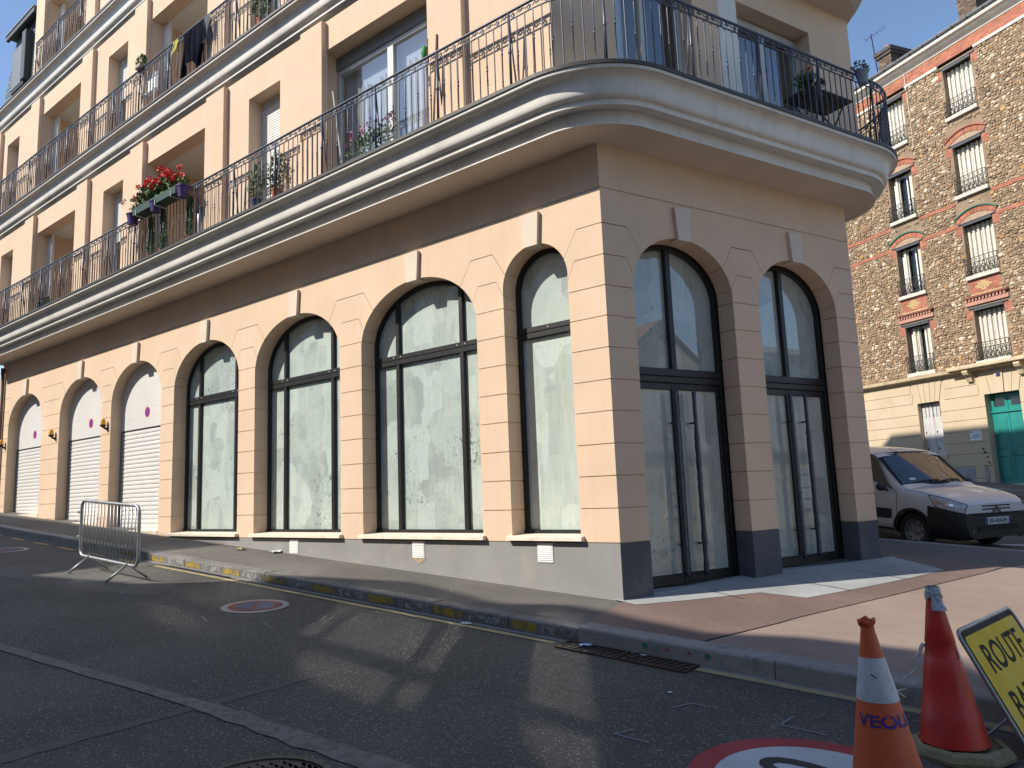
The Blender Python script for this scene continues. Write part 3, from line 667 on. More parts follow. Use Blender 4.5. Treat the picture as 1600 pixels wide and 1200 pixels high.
# ---- glazed entrance doors on the side facade
M_wrap = pmat('bubble_wrap_film', (.028, .034, .055), .35, .25, 60, .3, 220, bump=1.0, bscale=150, bdist=.006, coat=.5, coatr=.15)
for di, o in enumerate(OPB):
    z0 = gplane(FB, o['u']) + .01
    dr = bpy.data.objects.new('entrance_door', None); link(dr, bld, Matrix.Translation(FB(o['u'], -.28, z0)))
    D0, D1 = -.36, -.27; fwid = .06
    mb = MB(); ring(mb, FB, arch_pts(o, z0 - .05, -.015), arch_pts(o, z0 - .05, fwid), D0, D1); mb.build('frame', M_frame, dr)
    mb = MB(); mb.bbox(FB, o['u'] - o['h'] + .02, o['u'] + o['h'] - .02, D0, D1 + .01, 2.36, 2.435, .006); mb.bbox(FB, o['u'] - o['h'] + .02, o['u'] + o['h'] - .02, D0, D1 + .004, 2.44, 2.53, .006); mb.build('transom', M_frame, dr)
    mb = MB(); mb.bbox(FB, o['u'] - .04, o['u'] + .04, D0, D1 + .004, 2.52, ZC - .04, .006); mb.build('mullion', M_frame, dr)
    for s in (-1, 1):
        ua, ub = (o['u'] - o['h'] + .05, o['u']) if s < 0 else (o['u'], o['u'] + o['h'] - .05)
        mb = MB(); mb.prism(FB, arch_cell(o, ua, ub, 2.52, None, fwid - .01), -.345, -.325); mb.build('pane', M_dpane[0], dr)
        leaf = bpy.data.objects.new('door_leaf', None); link(leaf, dr, Matrix.Translation(FB((ua + ub) / 2, -.3, z0)))
        mb = MB(); st = .055
        for (a, b, c, d) in ((ua, ua + st, z0 + .01, 2.36), (ub - st, ub, z0 + .01, 2.36), (ua + st, ub - st, z0 + .01, z0 + .13), (ua + st, ub - st, 2.28, 2.36)): mb.bbox(FB, a, b, -.35, -.285, c, d, .005)
        mb.build('stile_frame', M_frame, leaf)
        mb = MB(); mb.box(FB, ua + st - .01, ub - st + .01, -.33, -.312, z0 + .12, 2.29); mb.build('pane', M_dpane[1], leaf)
        uh = o['u'] + (-.085 if s < 0 else .215); pts = []; rs = []
        wrapped = (0.25, 1.9) if s > 0 else (.1, 2.2)
        mb = MB(); N = 46
        for k in range(N + 1):
            z = z0 + .10 + (2.22 - .10) * k / N; pts.append(FB(uh + random.uniform(-.002, .002), -.205 + random.uniform(-.002, .002), z))
            rs.append(.024 + (random.uniform(.002, .010) if (z - z0 < (1.72 if s > 0 else 2.1)) else 0))
        mb.tube(pts, rs, 10); mb.build('pull_handle', M_wrap, leaf, smooth=True)
        mb = MB()
        for z in (z0 + .45, z0 + 1.85): mb.tube([FB(uh, -.205, z), FB(uh, -.3, z)], .012, 6)
        mb.build('handle_stud', M_frame, leaf)
    mb = MB(); mb.box(FB, o['u'] - o['h'], o['u'] + o['h'], -1.2, -.37, z0 - .2, 4.2); mb.build('backing', M_dark, dr)
    mb = MB(); mb.bbox(FB, o['u'] - o['h'], o['u'] + o['h'], -.36, -.02, z0 - .3, z0 + .002, .004); mb.build('threshold', M_conc, dr)
# drainpipe at the far left end
mb = MB(); mb.tube([FA(-18.45, .06, z) for z in (.9, 2, 4.9)], .05, 10); mb.build('drainpipe', pmat('brown_pipe', (.16, .10, .085), .5), bld, smooth=True)

# ------------------------------------------------------------------ corner building, balconies and upper floors
M_cor = pmat('cornice_plaster', (.68, .65, .60), .62, .05, 1.2, .04, 80, bump=.15, bscale=120, bdist=.002, streak=.13, dirt=(.36, .33, .29), dirt_amt=.45, dirt_scale=1.1)
M_soff = pmat('soffit_paint', (.66, .56, .47), .85, .05, 1.0, .04, 60, dirt=(.42, .34, .26), dirt_amt=.3, dirt_scale=.8)
M_flash = pmat('dark_lead_flashing', (.055, .05, .048), .55, .15, 6, .1, 50)
M_rail = pmat('blue_grey_iron', (.055, .066, .10), .42, .15, 12, .1, 90, spec=.5, coat=.12, coatr=.3)
M_tile = pmat('balcony_tile', (.45, .42, .38), .8)
M_ww = pmat('white_ceiling_paint', (.72, .70, .66), .8, .04, 2)
M_alu = pmat('grey_window_frame', (.50, .51, .50), .4, .04, 6)
M_glass = glass_mat('clear_glass', (.92, .93, .93), .10)
M_curt = pmat('white_curtain', (.74, .75, .74), .9, .05, 3)
M_room = pmat('room_dark', (.10, .095, .09), .9)
ST = 2.95
RC = .4
c1 = Vector((-.2804, .4, 0))
# centre of second rounded corner: nB.c = -RC ; nE.c = 4.39-RC
import itertools
det = nB.x * nE.y - nB.y * nE.x
c2 = Vector(((-RC * nE.y - nB.y * (4.39 - RC)) / det, (nB.x * (4.39 - RC) + RC * nE.x) / det, 0))
LB = (c2 - c1).dot(dB)
angB, angE = math.atan2(nB.y, nB.x), math.atan2(nE.y, nE.x)
def path_samples(ustart, na=2, narc=26, eend=7.0):
    S = []
    for k in range(na + 1): S.append((Vector((ustart + (-.2804 - ustart) * k / na, 0, 0)), Vector((0, -1, 0)), 0.0))
    for k in range(1, narc + 1):
        a = -math.pi / 2 + (angB + math.pi / 2) * k / narc; S.append((c1, Vector((math.cos(a), math.sin(a), 0)), RC))
    for k in range(1, 3): S.append((c1 + dB * (LB * k / 2), nB, RC))
    for k in range(1, narc + 1):
        a = angB + (angE - angB) * k / narc; S.append((c2, Vector((math.cos(a), math.sin(a), 0)), RC))
    S.append((c2 + eE * eend, nE, RC)); return S
def sweep(name, prof, samples, mat, parent, auto=35, dz=0.):
    mb = MB(); n = len(prof)
    for (o, nn, r0) in samples:
        for (d, z) in prof:
            p = o + nn * (r0 + d); mb.v.append((p.x, p.y, z + dz))
    for i in range(len(samples) - 1):
        for j in range(n - 1): mb.f.append([i * n + j, (i + 1) * n + j, (i + 1) * n + j + 1, i * n + j + 1]); mb.m.append(0); mb.c.append(None)
    return mb.build(name, mat, parent, fixn=True, autosmooth=auto)
cove = [(.664, 5.218), (.682, 5.222), (.700, 5.234), (.712, 5.255), (.718, 5.285), (.7215, 5.32), (.726, 5.355), (.734, 5.39), (.748, 5.42), (.766, 5.441), (.786, 5.450)]
P_COR = [(.53, 5.0), (.53, 5.016), (.50, 5.018), (.50, 5.175), (.640, 5.155), (.650, 5.157), (.652, 5.216)] + cove + [(.800, 5.452), (.802, 5.462), (.842, 5.464), (.846, 5.498), (.83, 5.502)]
P_FL = [(.83, 5.502), (.860, 5.500), (.862, 5.540), (.855, 5.546), (.79, 5.548)]
US = path_samples(-18.62)
for k in range(3):
    cor = sweep('balcony_cornice', P_COR, US, M_cor, bld, 40, ST * k)
    sweep('edge_flashing', P_FL, US, M_flash, cor, 30, ST * k)
    sweep('balcony_floor', [(.80, 5.547), (-.4, 5.547)], US, M_tile, cor, 30, ST * k)
    sweep('soffit', [(-.2, 5.0), (.53, 5.0)], US, M_soff, cor, 30, ST * k)
# ---- wrought iron railings
def rail_path(d, ustart, step=.02, uend=None):
    S = path_samples(ustart, 60, 60, 2.0); pts = [(o + nn * (r0 + d)) for o, nn, r0 in S]; nn_ = [n for _, n, _ in S]; L = [0]
    for i in range(1, len(pts)): L.append(L[-1] + (pts[i] - pts[i - 1]).length)
    return pts, nn_, L
def along(path, s):
    pts, nn_, L = path
    import bisect
    i = min(max(bisect.bisect_right(L, s) - 1, 0), len(L) - 2); t = (s - L[i]) / max(1e-9, L[i + 1] - L[i])
    return pts[i].lerp(pts[i + 1], t), nn_[i].lerp(nn_[i + 1], t).normalized()
def pM(p, n, z):
    ex = Vector((-n.y, n.x, 0)); return Matrix(((ex.x, n.x, 0, p.x), (ex.y, n.y, 0, p.y), (0, 0, 1, z), (0, 0, 0, 1)))
def baluster_mesh(kn):
    mb = MB(); z0, z1 = .02, .80
    if kn is None: prof = [(.0075, z0), (.0075, z1)]
    else:
        z = kn; prof = [(.0075, z0), (.0075, z - .035), (.013, z - .030), (.013, z - .018), (.0085, z - .012), (.0085, z + .012), (.013, z + .018), (.013, z + .030), (.0075, z + .035), (.0075, z1)]
    mb.lathe(prof, seg=7); return mb.mesh('baluster', M_rail, True)
BAL = [baluster_mesh(None), baluster_mesh(.36), baluster_mesh(.47)]
def scroll_mesh():
    mb = MB()
    def spiral(cx, cz, r0, a0, turn, n=12): return [(cx + r0 * (1 - .66 * k / n) * math.cos(a0 + turn * k / n), 0, cz + r0 * (1 - .66 * k / n) * math.sin(a0 + turn * k / n)) for k in range(n + 1)]
    a = spiral(-.060, .016, .030, R(-90), R(-470)); b = spiral(.060, -.012, .030, R(90), R(-470))
    mb.tube(a[::-1] + [(-.03, 0, .003), (-.012, 0, .012)] , .0062, 5); mb.tube([(-.012, 0, .012), (.012, 0, -.010), (.03, 0, -.003)] + b, .0062, 5)
    mb.tube([(-.10, 0, .035), (-.085, 0, .01), (-.11, 0, -.02)], .0055, 5)
    return mb.mesh('scroll', M_rail, True)
SCR = scroll_mesh()
def post_mesh():
    mb = MB(); mb.tube([(0, 0, .0), (0, 0, .885)], .015, 8); mb.tube([(0, -.012, .80), (0, -.05, .40), (0, -.10, .03)], .010, 6); mb.lathe([(.028, 0), (.028, .012), (.016, .03)], seg=10); mb.lathe([(.016, .40), (.021, .41), (.021, .44), (.016, .45)], seg=10); return mb.mesh('post', M_rail, True)
POST = post_mesh()
def railing(z0, ustart, s_from, s_to, individual, d=.80):
    path = rail_path(d, ustart); Ltot = path[2][-1]; s_to = min(s_to, Ltot - .05)
    rl = bpy.data.objects.new('balcony_railing', None); link(rl, bld, Matrix.Translation(Vector((0, -.8, z0))))
    N = int((s_to - s_from) / .06) + 1; pts = [along(path, s_from + (s_to - s_from) * k / N)[0] for k in range(N + 1)]
    keep = [pts[0]]
    for i in range(1, N):
        if ((pts[i + 1] - pts[i]).normalized() - (pts[i] - keep[-1]).normalized()).length > .004 or (pts[i] - keep[-1]).length > 1.5: keep.append(pts[i])
    keep.append(pts[-1])
    for nm, zz, r_ in (('handrail', .90, .017), ('lower_rail', .80, .009)):
        mb = MB(); mb.tube([(p.x, p.y, z0 + zz) for p in keep], r_, 8); mb.build(nm, M_rail, rl, smooth=True)
    s = s_from; i = 0; mbj = MB(); sp_ = .1115
    def put(nm, me, M, mi=0):
        if individual: inst(nm, me, rl, M)
        else:
            b = len(mbj.v); mbj.v += [tuple(M @ v.co) for v in me.vertices]
            for p in me.polygons: mbj.f.append([b + q for q in p.vertices]); mbj.m.append(0); mbj.c.append(None)
    while s < s_to:
        p, n = along(path, s)
        if i % 10 == 0: put('post', POST, pM(p, n, z0 + .0))
        else: put('baluster', BAL[0 if i % 2 == 0 else (1 if i % 4 == 1 else 2)], pM(p, n, z0))
        if i % 2 == 0: put('scroll', SCR, pM(p, n, z0 + .851) @ Matrix.Diagonal((1.0, 1, 1, 1)))
        s += sp_; i += 1
    if not individual: tag(mbj.build('balusters', M_rail, rl, smooth=True, fixn=False), kind='stuff')
railing(5.540, -18.5, .1, 99, True)
railing(5.540 + ST, -18.5, .1, 99, False)
# ---- upper walls
def wall_holes(fr, u0, u1, z0, z1, holes, depth, mat, parent, name, extra=None):
    us = sorted({u0, u1} | {h[0] for h in holes} | {h[1] for h in holes}); zs = sorted({z0, z1} | {h[2] for h in holes} | {h[3] for h in holes}); mb = MB()
    us = [u for u in us if u0 <= u <= u1]; zs = [z for z in zs if z0 <= z <= z1]
    def inh(u, z): return any(h[0] < u < h[1] and h[2] < z < h[3] for h in holes)
    for i in range(len(us) - 1):
        for j in range(len(zs) - 1):
            if inh((us[i] + us[i + 1]) / 2, (zs[j] + zs[j + 1]) / 2): continue
            a, b, c, d = us[i], us[i + 1], zs[j], zs[j + 1]; mb.quad(fr(a, 0, c), fr(b, 0, c), fr(b, 0, d), fr(a, 0, d))
    for (a, b, c, d) in holes:
        mb.quad(fr(a, 0, c), fr(a, 0, d), fr(a, -depth, d), fr(a, -depth, c)); mb.quad(fr(b, 0, c), fr(b, 0, d), fr(b, -depth, d), fr(b, -depth, c)); mb.quad(fr(a, 0, d), fr(b, 0, d), fr(b, -depth, d), fr(a, -depth, d))
    return mb.build(name, mat, parent, fixn=False)
FU = FA.off(d=.65); FBU = FB.off(d=.126)
blind_me = None
def blind(fr, u0, u1, d, z0, z1, parent, mat=None):
    mb = MB(); p = .045; z = z1; n = 0
    while z > z0:
        mb.add([fr(u0, d, z), fr(u1, d, z), fr(u1, d + .006, z - p * .5), fr(u0, d + .006, z - p * .5), fr(u1, d, z - p), fr(u0, d, z - p)], [(0, 1, 2, 3), (3, 2, 4, 5)]); z -= p
    o = mb.build('roller_blind', mat or M_roll, parent, fixn=False); tag(o, kind='stuff'); return o
def curtain(fr, u0, u1, d, z0, z1, parent, waves=5):
    mb = MB(); n = 40
    mb.grid(lambda a, b: fr(u0 + (u1 - u0) * a, d + .03 * math.sin(a * waves * 2 * math.pi) + .01 * math.sin(a * 31), z0 + (z1 - z0) * b), n, 1); return mb.build('curtain', M_curt, parent, smooth=True, fixn=False)
def small_window(u0, u1, zf, zh, drop):
    w = bpy.data.objects.new('window', None); link(w, bld, Matrix.Translation(FU(u0, -.2, zf)))
    mb = MB(); f = .05
    for (a, b, c, d) in ((u0, u0 + f, zf, zh), (u1 - f, u1, zf, zh), (u0 + f, u1 - f, zh - .12, zh), (u0 + f, u1 - f, zf, zf + .08)): mb.bbox(FU, a, b, -.30, -.22, c, d, .004)
    mb.build('frame', M_alu, w); mb = MB(); mb.box(FU, u0 + f, u1 - f, -.268, -.262, zf + .08, zh - .12); mb.build('pane', M_glass, w)
    if drop > 0: blind(FU, u0 + f, u1 - f, -.235, zh - .12 - drop, zh - .12, w)
    curtain(FU, u0 + .06, u1 - .06, -.38, zf, zh - .1, w, 4)
    mb = MB(); mb.box(FU, u0 - .05, u1 + .05, -1.2, -.5, zf, zh + .1); mb.build('room', M_room, w)
def loggia(u0, u1, zf, zh, shutter):
    w = bpy.data.objects.new('loggia', None); link(w, bld, Matrix.Translation(FU(u0, -.5, zf))); D = -1.15
    mb = MB(); mb.quad(FU(u0, D, zf), FU(u1, D, zf), FU(u1, D, zh + .25), FU(u0, D, zh + .25)); mb.quad(FU(u0, -.25, zf), FU(u0, D, zf), FU(u0, D, zh + .25), FU(u0, -.25, zh + .25)); mb.quad(FU(u1, -.25, zf), FU(u1, D, zf), FU(u1, D, zh + .25), FU(u1, -.25, zh + .25)); mb.build('recess_wall', M_st, w, fixn=False)
    mb = MB(); mb.quad(FU(u0, -.25, zh + .02), FU(u1, -.25, zh + .02), FU(u1, D, zh + .02), FU(u0, D, zh + .02)); mb.quad(FU(u0, -.24, zh), FU(u1, -.24, zh), FU(u1, -.24, zh + .05), FU(u0, -.24, zh + .05)); mb.build('ceiling', M_ww, w, fixn=False)
    mb = MB(); mb.bbox(FU, u0 + .001, u0 + .20, -.30, -.24, zf, zh - .0, .004); mb.build('white_panel', M_ww, w)
    ub = u1 - .05; ua = ub - 1.15
    mb = MB()
    for (a, b, c, d) in ((ua, ua + .06, zf, zh - .1), (ub - .06, ub, zf, zh - .1), (ua + .06, ub - .06, zh - .24, zh - .1)): mb.bbox(FU, a, b, D, D + .06, c, d, .004)
    mb.build('door_frame', M_alu, w)
    if shutter: blind(FU, ua + .06, ub - .06, D + .03, zf, zh - .24, w, pmat('beige_shutter', (.52, .48, .42), .6))
    else:
        mb = MB(); mb.box(FU, ua + .06, ub - .06, D + .02, D + .026, zf, zh - .24); mb.build('pane', M_glass, w); mb = MB(); mb.box(FU, ua, ub, D - .5, D - .02, zf, zh); mb.build('room', M_room, w)
PIL = [(-1.87, -1.32), (-4.50, -3.99), (-7.14, -6.58), (-9.92, -9.40), (-12.38, -11.85), (-15.32, -14.78), (-17.95, -17.4)]
for k in range(3):
    dz = ST * k; zf, zh = 5.5 + dz, 7.52 + dz; ztop = 7.97 + dz; ul = -18.45 if k < 2 else -15.36
    holes = [(-4.06, -1.97, zf, zh), (-5.97, -5.12, zf, zh), (-9.38, -7.31, zf, zh), (-11.25, -10.37, zf, zh), (-14.75, -12.63, zf, zh)]
    if k < 2: holes.append((-17.1, -16.28, zf, zh))
    wall_holes(FU, ul, -.102, zf, ztop, holes, .25, M_st, bld, 'upper_wall')
    # return wall at the far left end
    mb = MB(); mb.quad(FU(ul, 0, zf), FU(ul, -3, zf), FU(ul, -3, ztop), FU(ul, 0, ztop)); mb.build('upper_wall', M_st, bld, fixn=False)
    for (a, b) in PIL:
        if k == 2 and a < -15.34: continue
        mb = MB(); mb.bbox(FU, a, b, -.02, .085, zf, ztop - .02, .006); mb.build('pilaster', M_st, bld)
    for (a, b, c, d), dr_ in zip([h for h in holes if h[1] - h[0] < 1.2], ((1.5, .9, 1.2), (.5, .8, .3), (.3, .3, .3))[k]): small_window(a, b, c, d, dr_)
    loggia(-9.38, -7.31, zf, zh, True); loggia(-14.75, -12.63, zf, zh, False)
    # big sliding window
    w = bpy.data.objects.new('sliding_window', None); link(w, bld, Matrix.Translation(FU(-3, -.2, zf))); u0, u1 = -4.06, -1.97; f = .055; um = -2.93
    mb = MB(); mb.bbox(FU, u0, u1, -.33, -.225, zh - .20, zh, .006); mb.build('shutter_box', pmat('shaded_shutter_box', (.20, .20, .195), .5), w)  # grey tone holds the shade under the window head
    mb = MB()
    for (a, b, c, d) in ((u0, u0 + f, zf, zh - .2), (u1 - f, u1, zf, zh - .2), (u0 + f, u1 - f, zh - .27, zh - .2), (u0 + f, u1 - f, zf, zf + .08), (um - .06, um + .06, zf + .08, zh - .27)): mb.bbox(FU, a, b, -.33, -.25, c, d, .005)
    mb.build('frame', M_alu, w)
    for a, b in ((u0 + f, um - .06), (um + .06, u1 - f)):
        mb = MB(); mb.box(FU, a, b, -.29, -.284, zf + .08, zh - .27); mb.build('pane', M_glass, w)
    mb = MB(); mb.quad(FU(u0, -.40, zf), FU(u1, -.40, zf), FU(u1, -.40, zh - .2), FU(u0, -.40, zh - .2)); mb.build('net_curtain', pmat('net_curtain', (.46, .52, .62), .9, .06, 4, .03, 60), w, fixn=False)
    curtain(FU, u0 + .35, um - .55, -.365, zf, zh - .55, w, 3); curtain(FU, um - .33, um - .05, -.365, zf, zh - .55, w, 3); curtain(FU, um + .25, um + .55, -.365, zf, zh - .55, w, 3); curtain(FU, u1 - .32, u1 - .08, -.365, zf, zh - .55, w, 3)
    mb = MB(); mb.box(FU, u0 - .05, u1 + .05, -1.8, -.6, zf, zh + .1); mb.build('room', M_room, w)
    # side facade of this floor
    hb = [(.28, 1.55, zf, zh + .02), (2.02, 3.86, zf, zh - .06)]
    wall_holes(FBU, -.637, 4.82, zf, ztop, hb, .28, M_st, bld, 'upper_wall')
    pE = FBU(4.82, 0, 0); mb = MB(); mb.quad(pE + Vector((0, 0, zf)), pE + eE * 12.4 + Vector((0, 0, zf)), pE + eE * 12.4 + Vector((0, 0, ztop)), pE + Vector((0, 0, ztop))); mb.build('upper_wall', M_st, bld, fixn=False)
    for (u0, u1, c, d), nm in zip(hb, ('balcony_window', 'balcony_window')):
        w = bpy.data.objects.new(nm, None); link(w, bld, Matrix.Translation(FBU(u0, -.2, zf)))
        if u0 > 1.8:
            mb = MB(); mb.bbox(FBU, u0, u0 + .35, -.28, .004, zf, d, .005); mb.build('white_panel', M_ww, w); u0 += .35
        um = (u0 + u1) / 2; mb = MB()
        for (a, b, e, g_) in ((u0, u0 + .05, zf, d - .02), (u1 - .05, u1, zf, d - .02), (u0 + .05, u1 - .05, d - .12, d - .02), (u0 + .05, u1 - .05, zf, zf + .09), (um - .05, um + .05, zf + .09, d - .12)): mb.bbox(FBU, a, b, -.30, -.22, e, g_, .005)
        mb.build('frame', M_alu, w)
        for a, b in ((u0 + .05, um - .05), (um + .05, u1 - .05)):
            mb = MB(); mb.box(FBU, a, b, -.268, -.262, zf + .09, d - .12); mb.build('pane', M_glass, w)
        curtain(FBU, u0 + .08, u0 + .45, -.4, zf, d - .2, w, 3)
        mb = MB(); mb.box(FBU, u0 - .05, u1 + .05, -1.8, -.6, zf, d + .1); mb.build('room', M_room, w)
# ground floor end wall behind the street corner and the inner mass (keeps daylight out of the shell)
pG = FB(END_B, 0, 0)
mb = MB(); mb.quad(pG + Vector((0, 0, -.4)), pG + eE * 12.4 + Vector((0, 0, -.4)), pG + eE * 12.4 + Vector((0, 0, 5.0)), pG + Vector((0, 0, 5.0))); mb.build('end_wall', M_st, bld, fixn=False)
core = [FA(-15.2, -1.9, 0), FA(-.9, -1.9, 0), FB(4.2, -1.9, 0) + Vector((0, 0, 0)), FB(4.2, -1.9, 0) + eE * 12, Vector((-15.2, 9.5, 0))]
mb = MB(); n = len(core)
mb.add([(p.x, p.y, .5) for p in core] + [(p.x, p.y, 13.7) for p in core], [(i, (i + 1) % n, n + (i + 1) % n, n + i) for i in range(n)] + [tuple(range(n, 2 * n))]); mb.build('inner_mass', M_room, bld)
# roof slab with low parapet (out of frame; casts the building's shade on the side street)
roofp = [FA(-15.3, .7, 0), FA(-.1, .7, 0), FB(4.85, .15, 0), FB(4.85, .15, 0) + eE * 12.6, Vector((-15.3, 9.5, 0))]
mb = MB(); n = len(roofp); mb.add([(p.x, p.y, 13.75) for p in roofp] + [(p.x, p.y, 13.98) for p in roofp], [(i, (i + 1) % n, n + (i + 1) % n, n + i) for i in range(n)] + [tuple(range(n, 2 * n)), tuple(range(n))]); mb.build('roof_slab', M_cor, bld)
# ---- third floor: railing between the pillars and the slate mansard at the left end
z3 = 5.522 + 2 * ST
rl = bpy.data.objects.new('balcony_railing', None); link(rl, bld, Matrix.Translation(Vector((-13.7, -.7, z3))))
def rp(u, d, z): return FU(u, d, z)
for nm, zz, r_ in (('handrail', .90, .016), ('lower_rail', .80, .009)):
    mb = MB(); mb.tube([rp(-15.0, .03, z3 + zz), rp(-15.0, .16, z3 + zz), rp(-12.35, .16, z3 + zz), rp(-12.35, .03, z3 + zz)], r_, 7); mb.build(nm, M_rail, rl)
for i in range(25):
    u = -14.95 + i * .107; inst('post' if i % 12 == 0 else 'baluster', POST if i % 12 == 0 else BAL[i % 3], rl, frameM(FU, u, .16, z3))
    if i % 2: inst('scroll', SCR, rl, frameM(FU, u, .16, z3 + .851))
M_sl = [pmat('slate_%d' % k, c, .42, .15, 5, .1, 40) for k, c in enumerate(((.105, .13, .145), (.125, .15, .165), (.09, .115, .13)))]
mans = bpy.data.objects.new('slate_mansard', None); link(mans, bld, Matrix.Translation(FU(-17, -.1, z3)))
def mp(u, t, out=0.): return FU(u, -.02 - .05 * t + out, z3 - .0 + 2.05 * t + out * .2)
mb = MB(); mb.quad(mp(-18.0, 0, -.02), mp(-15.36, 0, -.02), mp(-15.36, 1, -.02), mp(-17.1, 1, -.02)); mb.build('backing', M_sl[2], mans, fixn=False)
sl_me = []
for m in M_sl:
    b_ = MB(); b_.add([(-.098, .004, 0), (.098, .004, 0), (.098, .018, -.13), (-.098, .018, -.13), (.098, .010, -.13), (-.098, .010, -.13)], [(0, 1, 2, 3), (3, 2, 4, 5)]); sl_me.append(b_.mesh('slate', m))
tilt = Matrix.Rotation(math.atan2(.05, 2.05), 4, 'X'); cnt = 0
for r_ in range(19):
    t = (r_ + 1) / 19
    for c in range(17):
        u = -18.55 + c * .2 + (.1 if r_ % 2 else 0)
        if u > -15.42 or u < -18.0 + .9 * t + .08: continue
        p = mp(u, t, .0); M = frameM(FU, u, p.dot(FU.n) - FU.o.dot(FU.n), p.z) @ tilt
        inst('slate', random.choice(sl_me), mans, M); cnt += 1
M_blk = pmat('dark_zinc', (.035, .042, .045), .5, .1, 5)
mb = MB(); mb.box(FU, -17.25, -15.36, -.6, .06, z3 + 2.03, z3 + 2.10); mb.box(FU, -17.30, -15.36, .06, .13, z3 + 1.97, z3 + 2.10); mb.build('eave', M_blk, mans)
mb = MB(); mb.box(FU, -17.32, -15.36, -.6, .15, z3 + 2.103, z3 + 2.13); mb.build('eave_capping', pmat('zinc', (.25, .25, .24), .5, metal=.2), mans)
mb = MB(); mb.box(FU, -16.85, -16.0, -.1, .09, z3 + .32, z3 + 1.50); mb.bbox(FU, -16.10, -15.85, -.1, .13, z3 + .40, z3 + 1.72, .01); mb.build('shutter_frame', M_blk, mans)
mb = MB(); mb.bbox(FU, -16.80, -16.14, .09, .105, z3 + .38, z3 + 1.45, .006); mb.build('shutter_leaf', pmat('blue_grey_shutter', (.14, .16, .17), .5), mans)

# ------------------------------------------------------------------ houses outside the frame (they shade the road and show in the door glass)
M_op = pmat('pale_render', (.50, .47, .42), .9, .08, 1, streak=.08); M_opd = pmat('slate_roof', (.10, .11, .12), .6, .12, 3)
M_cream = pmat('cream_render', (.66, .58, .40), .9, .06, 1, streak=.06); M_shut = pmat('white_shutter', (.72, .74, .76), .6)
M_wglass = pmat('window_dark_glass', (.02, .025, .03), .08)
FO = Fr((0, -12.5, 0), (1, 0, 0), (0, 1, 0))
bnd = [(-7.6, -.04), (-7.45, -1.0), (-7.55, -2.0), (-7.9, -3.0), (-6.94, -2.68), (-5.7, -2.26), (-5.12, -1.63), (-4.71, -1.25), (-4.02, -1.12), (-3.53, -.92), (-2.62, -.55), (-1.92, -.62), (-1.16, -.82), (-.83, -.80), (-.59, -.60), (-.30, -.45), (.11, -.49), (.53, -.61), (.94, -.67), (1.25, -.71), (1.57, -.52), (1.93, -.34), (2.31, -.28), (2.75, -.20), (3.03, -.30), (3.22, -.56), (3.6, -.9), (4.4, -1.0), (6, -1.2), (9, -1.2)]
def occl(x, y):
    z = zg(x, y) if y > -1.2 else zr(x, y); k = (y + 12.5); return (x - .68 * k, z + 1.05 * k)
sil = [(-60, occl(-7.6, -.04)[1] + 1.2), (occl(-11, -.04)[0], occl(-11, -.04)[1])] + [occl(x, y) for x, y in bnd]
def opp_house(u0, u1, pts, lab, mat):
    h = thing('opposite_house', FO((u0 + u1) / 2, 0, zr((u0 + u1) / 2, -12.5)), lab, 'house', 'houses across the street')
    poly = [(u0, -3)] + [(u1, -3)] + pts[::-1]
    mb = MB(); mb.prism(FO, poly, -7, 0); mb.build('wall', mat, h)
    u = u0 + 1.0
    while u + 1.2 < u1:
        for k in range(3):
            z = zr(u, -12.5) + 1.1 + 3.0 * k
            if z + 1.7 > min(p[1] for p in pts) - .3: continue
            mb = MB(); mb.box(FO, u, u + 1.05, -.02, .015, z, z + 1.65); w = mb.build('window', M_wglass, h)
            for s in (u - .5, u + 1.07): mb = MB(); mb.box(FO, s, s + .48, .0, .04, z, z + 1.65); mb.build('shutter', M_shut, w)
        u += 2.6
def cut(pts, u0, u1):
    def zi(u):
        for a, b in zip(pts[:-1], pts[1:]):
            if min(a[0], b[0]) <= u <= max(a[0], b[0]) and abs(b[0] - a[0]) > 1e-6: return a[1] + (b[1] - a[1]) * (u - a[0]) / (b[0] - a[0])
        return pts[-1][1]
    return [(u0, zi(u0))] + [p for p in pts if u0 < p[0] < u1] + [(u1, zi(u1))]
iA = 2                                                     # first silhouette point of the lower roofs
tower = sil[:iA] + [occl(-7.6, -.04), (occl(-7.5, -1.2)[0], occl(-7.5, -1.2)[1])]
uT = tower[-1][0]
opp_house(-60, uT, [p for p in tower], 'tall pale rendered house across the street, uphill behind the viewer', M_op)
low = [occl(x, y) for x, y in bnd[3:]]
low = [(uT, low[0][1])] + [p for p in low if p[0] > uT]
uM = occl(1.25, -.71)[0]
opp_house(uT, uM, cut(low, uT, uM), 'lower house with chimneys across the street, behind the viewer', M_cream)
opp_house(uM, low[-1][0] + 30, cut(low, uM, low[-1][0]) + [(low[-1][0] + 30, low[-1][1])], 'wide house across the street, downhill behind the viewer', M_op)
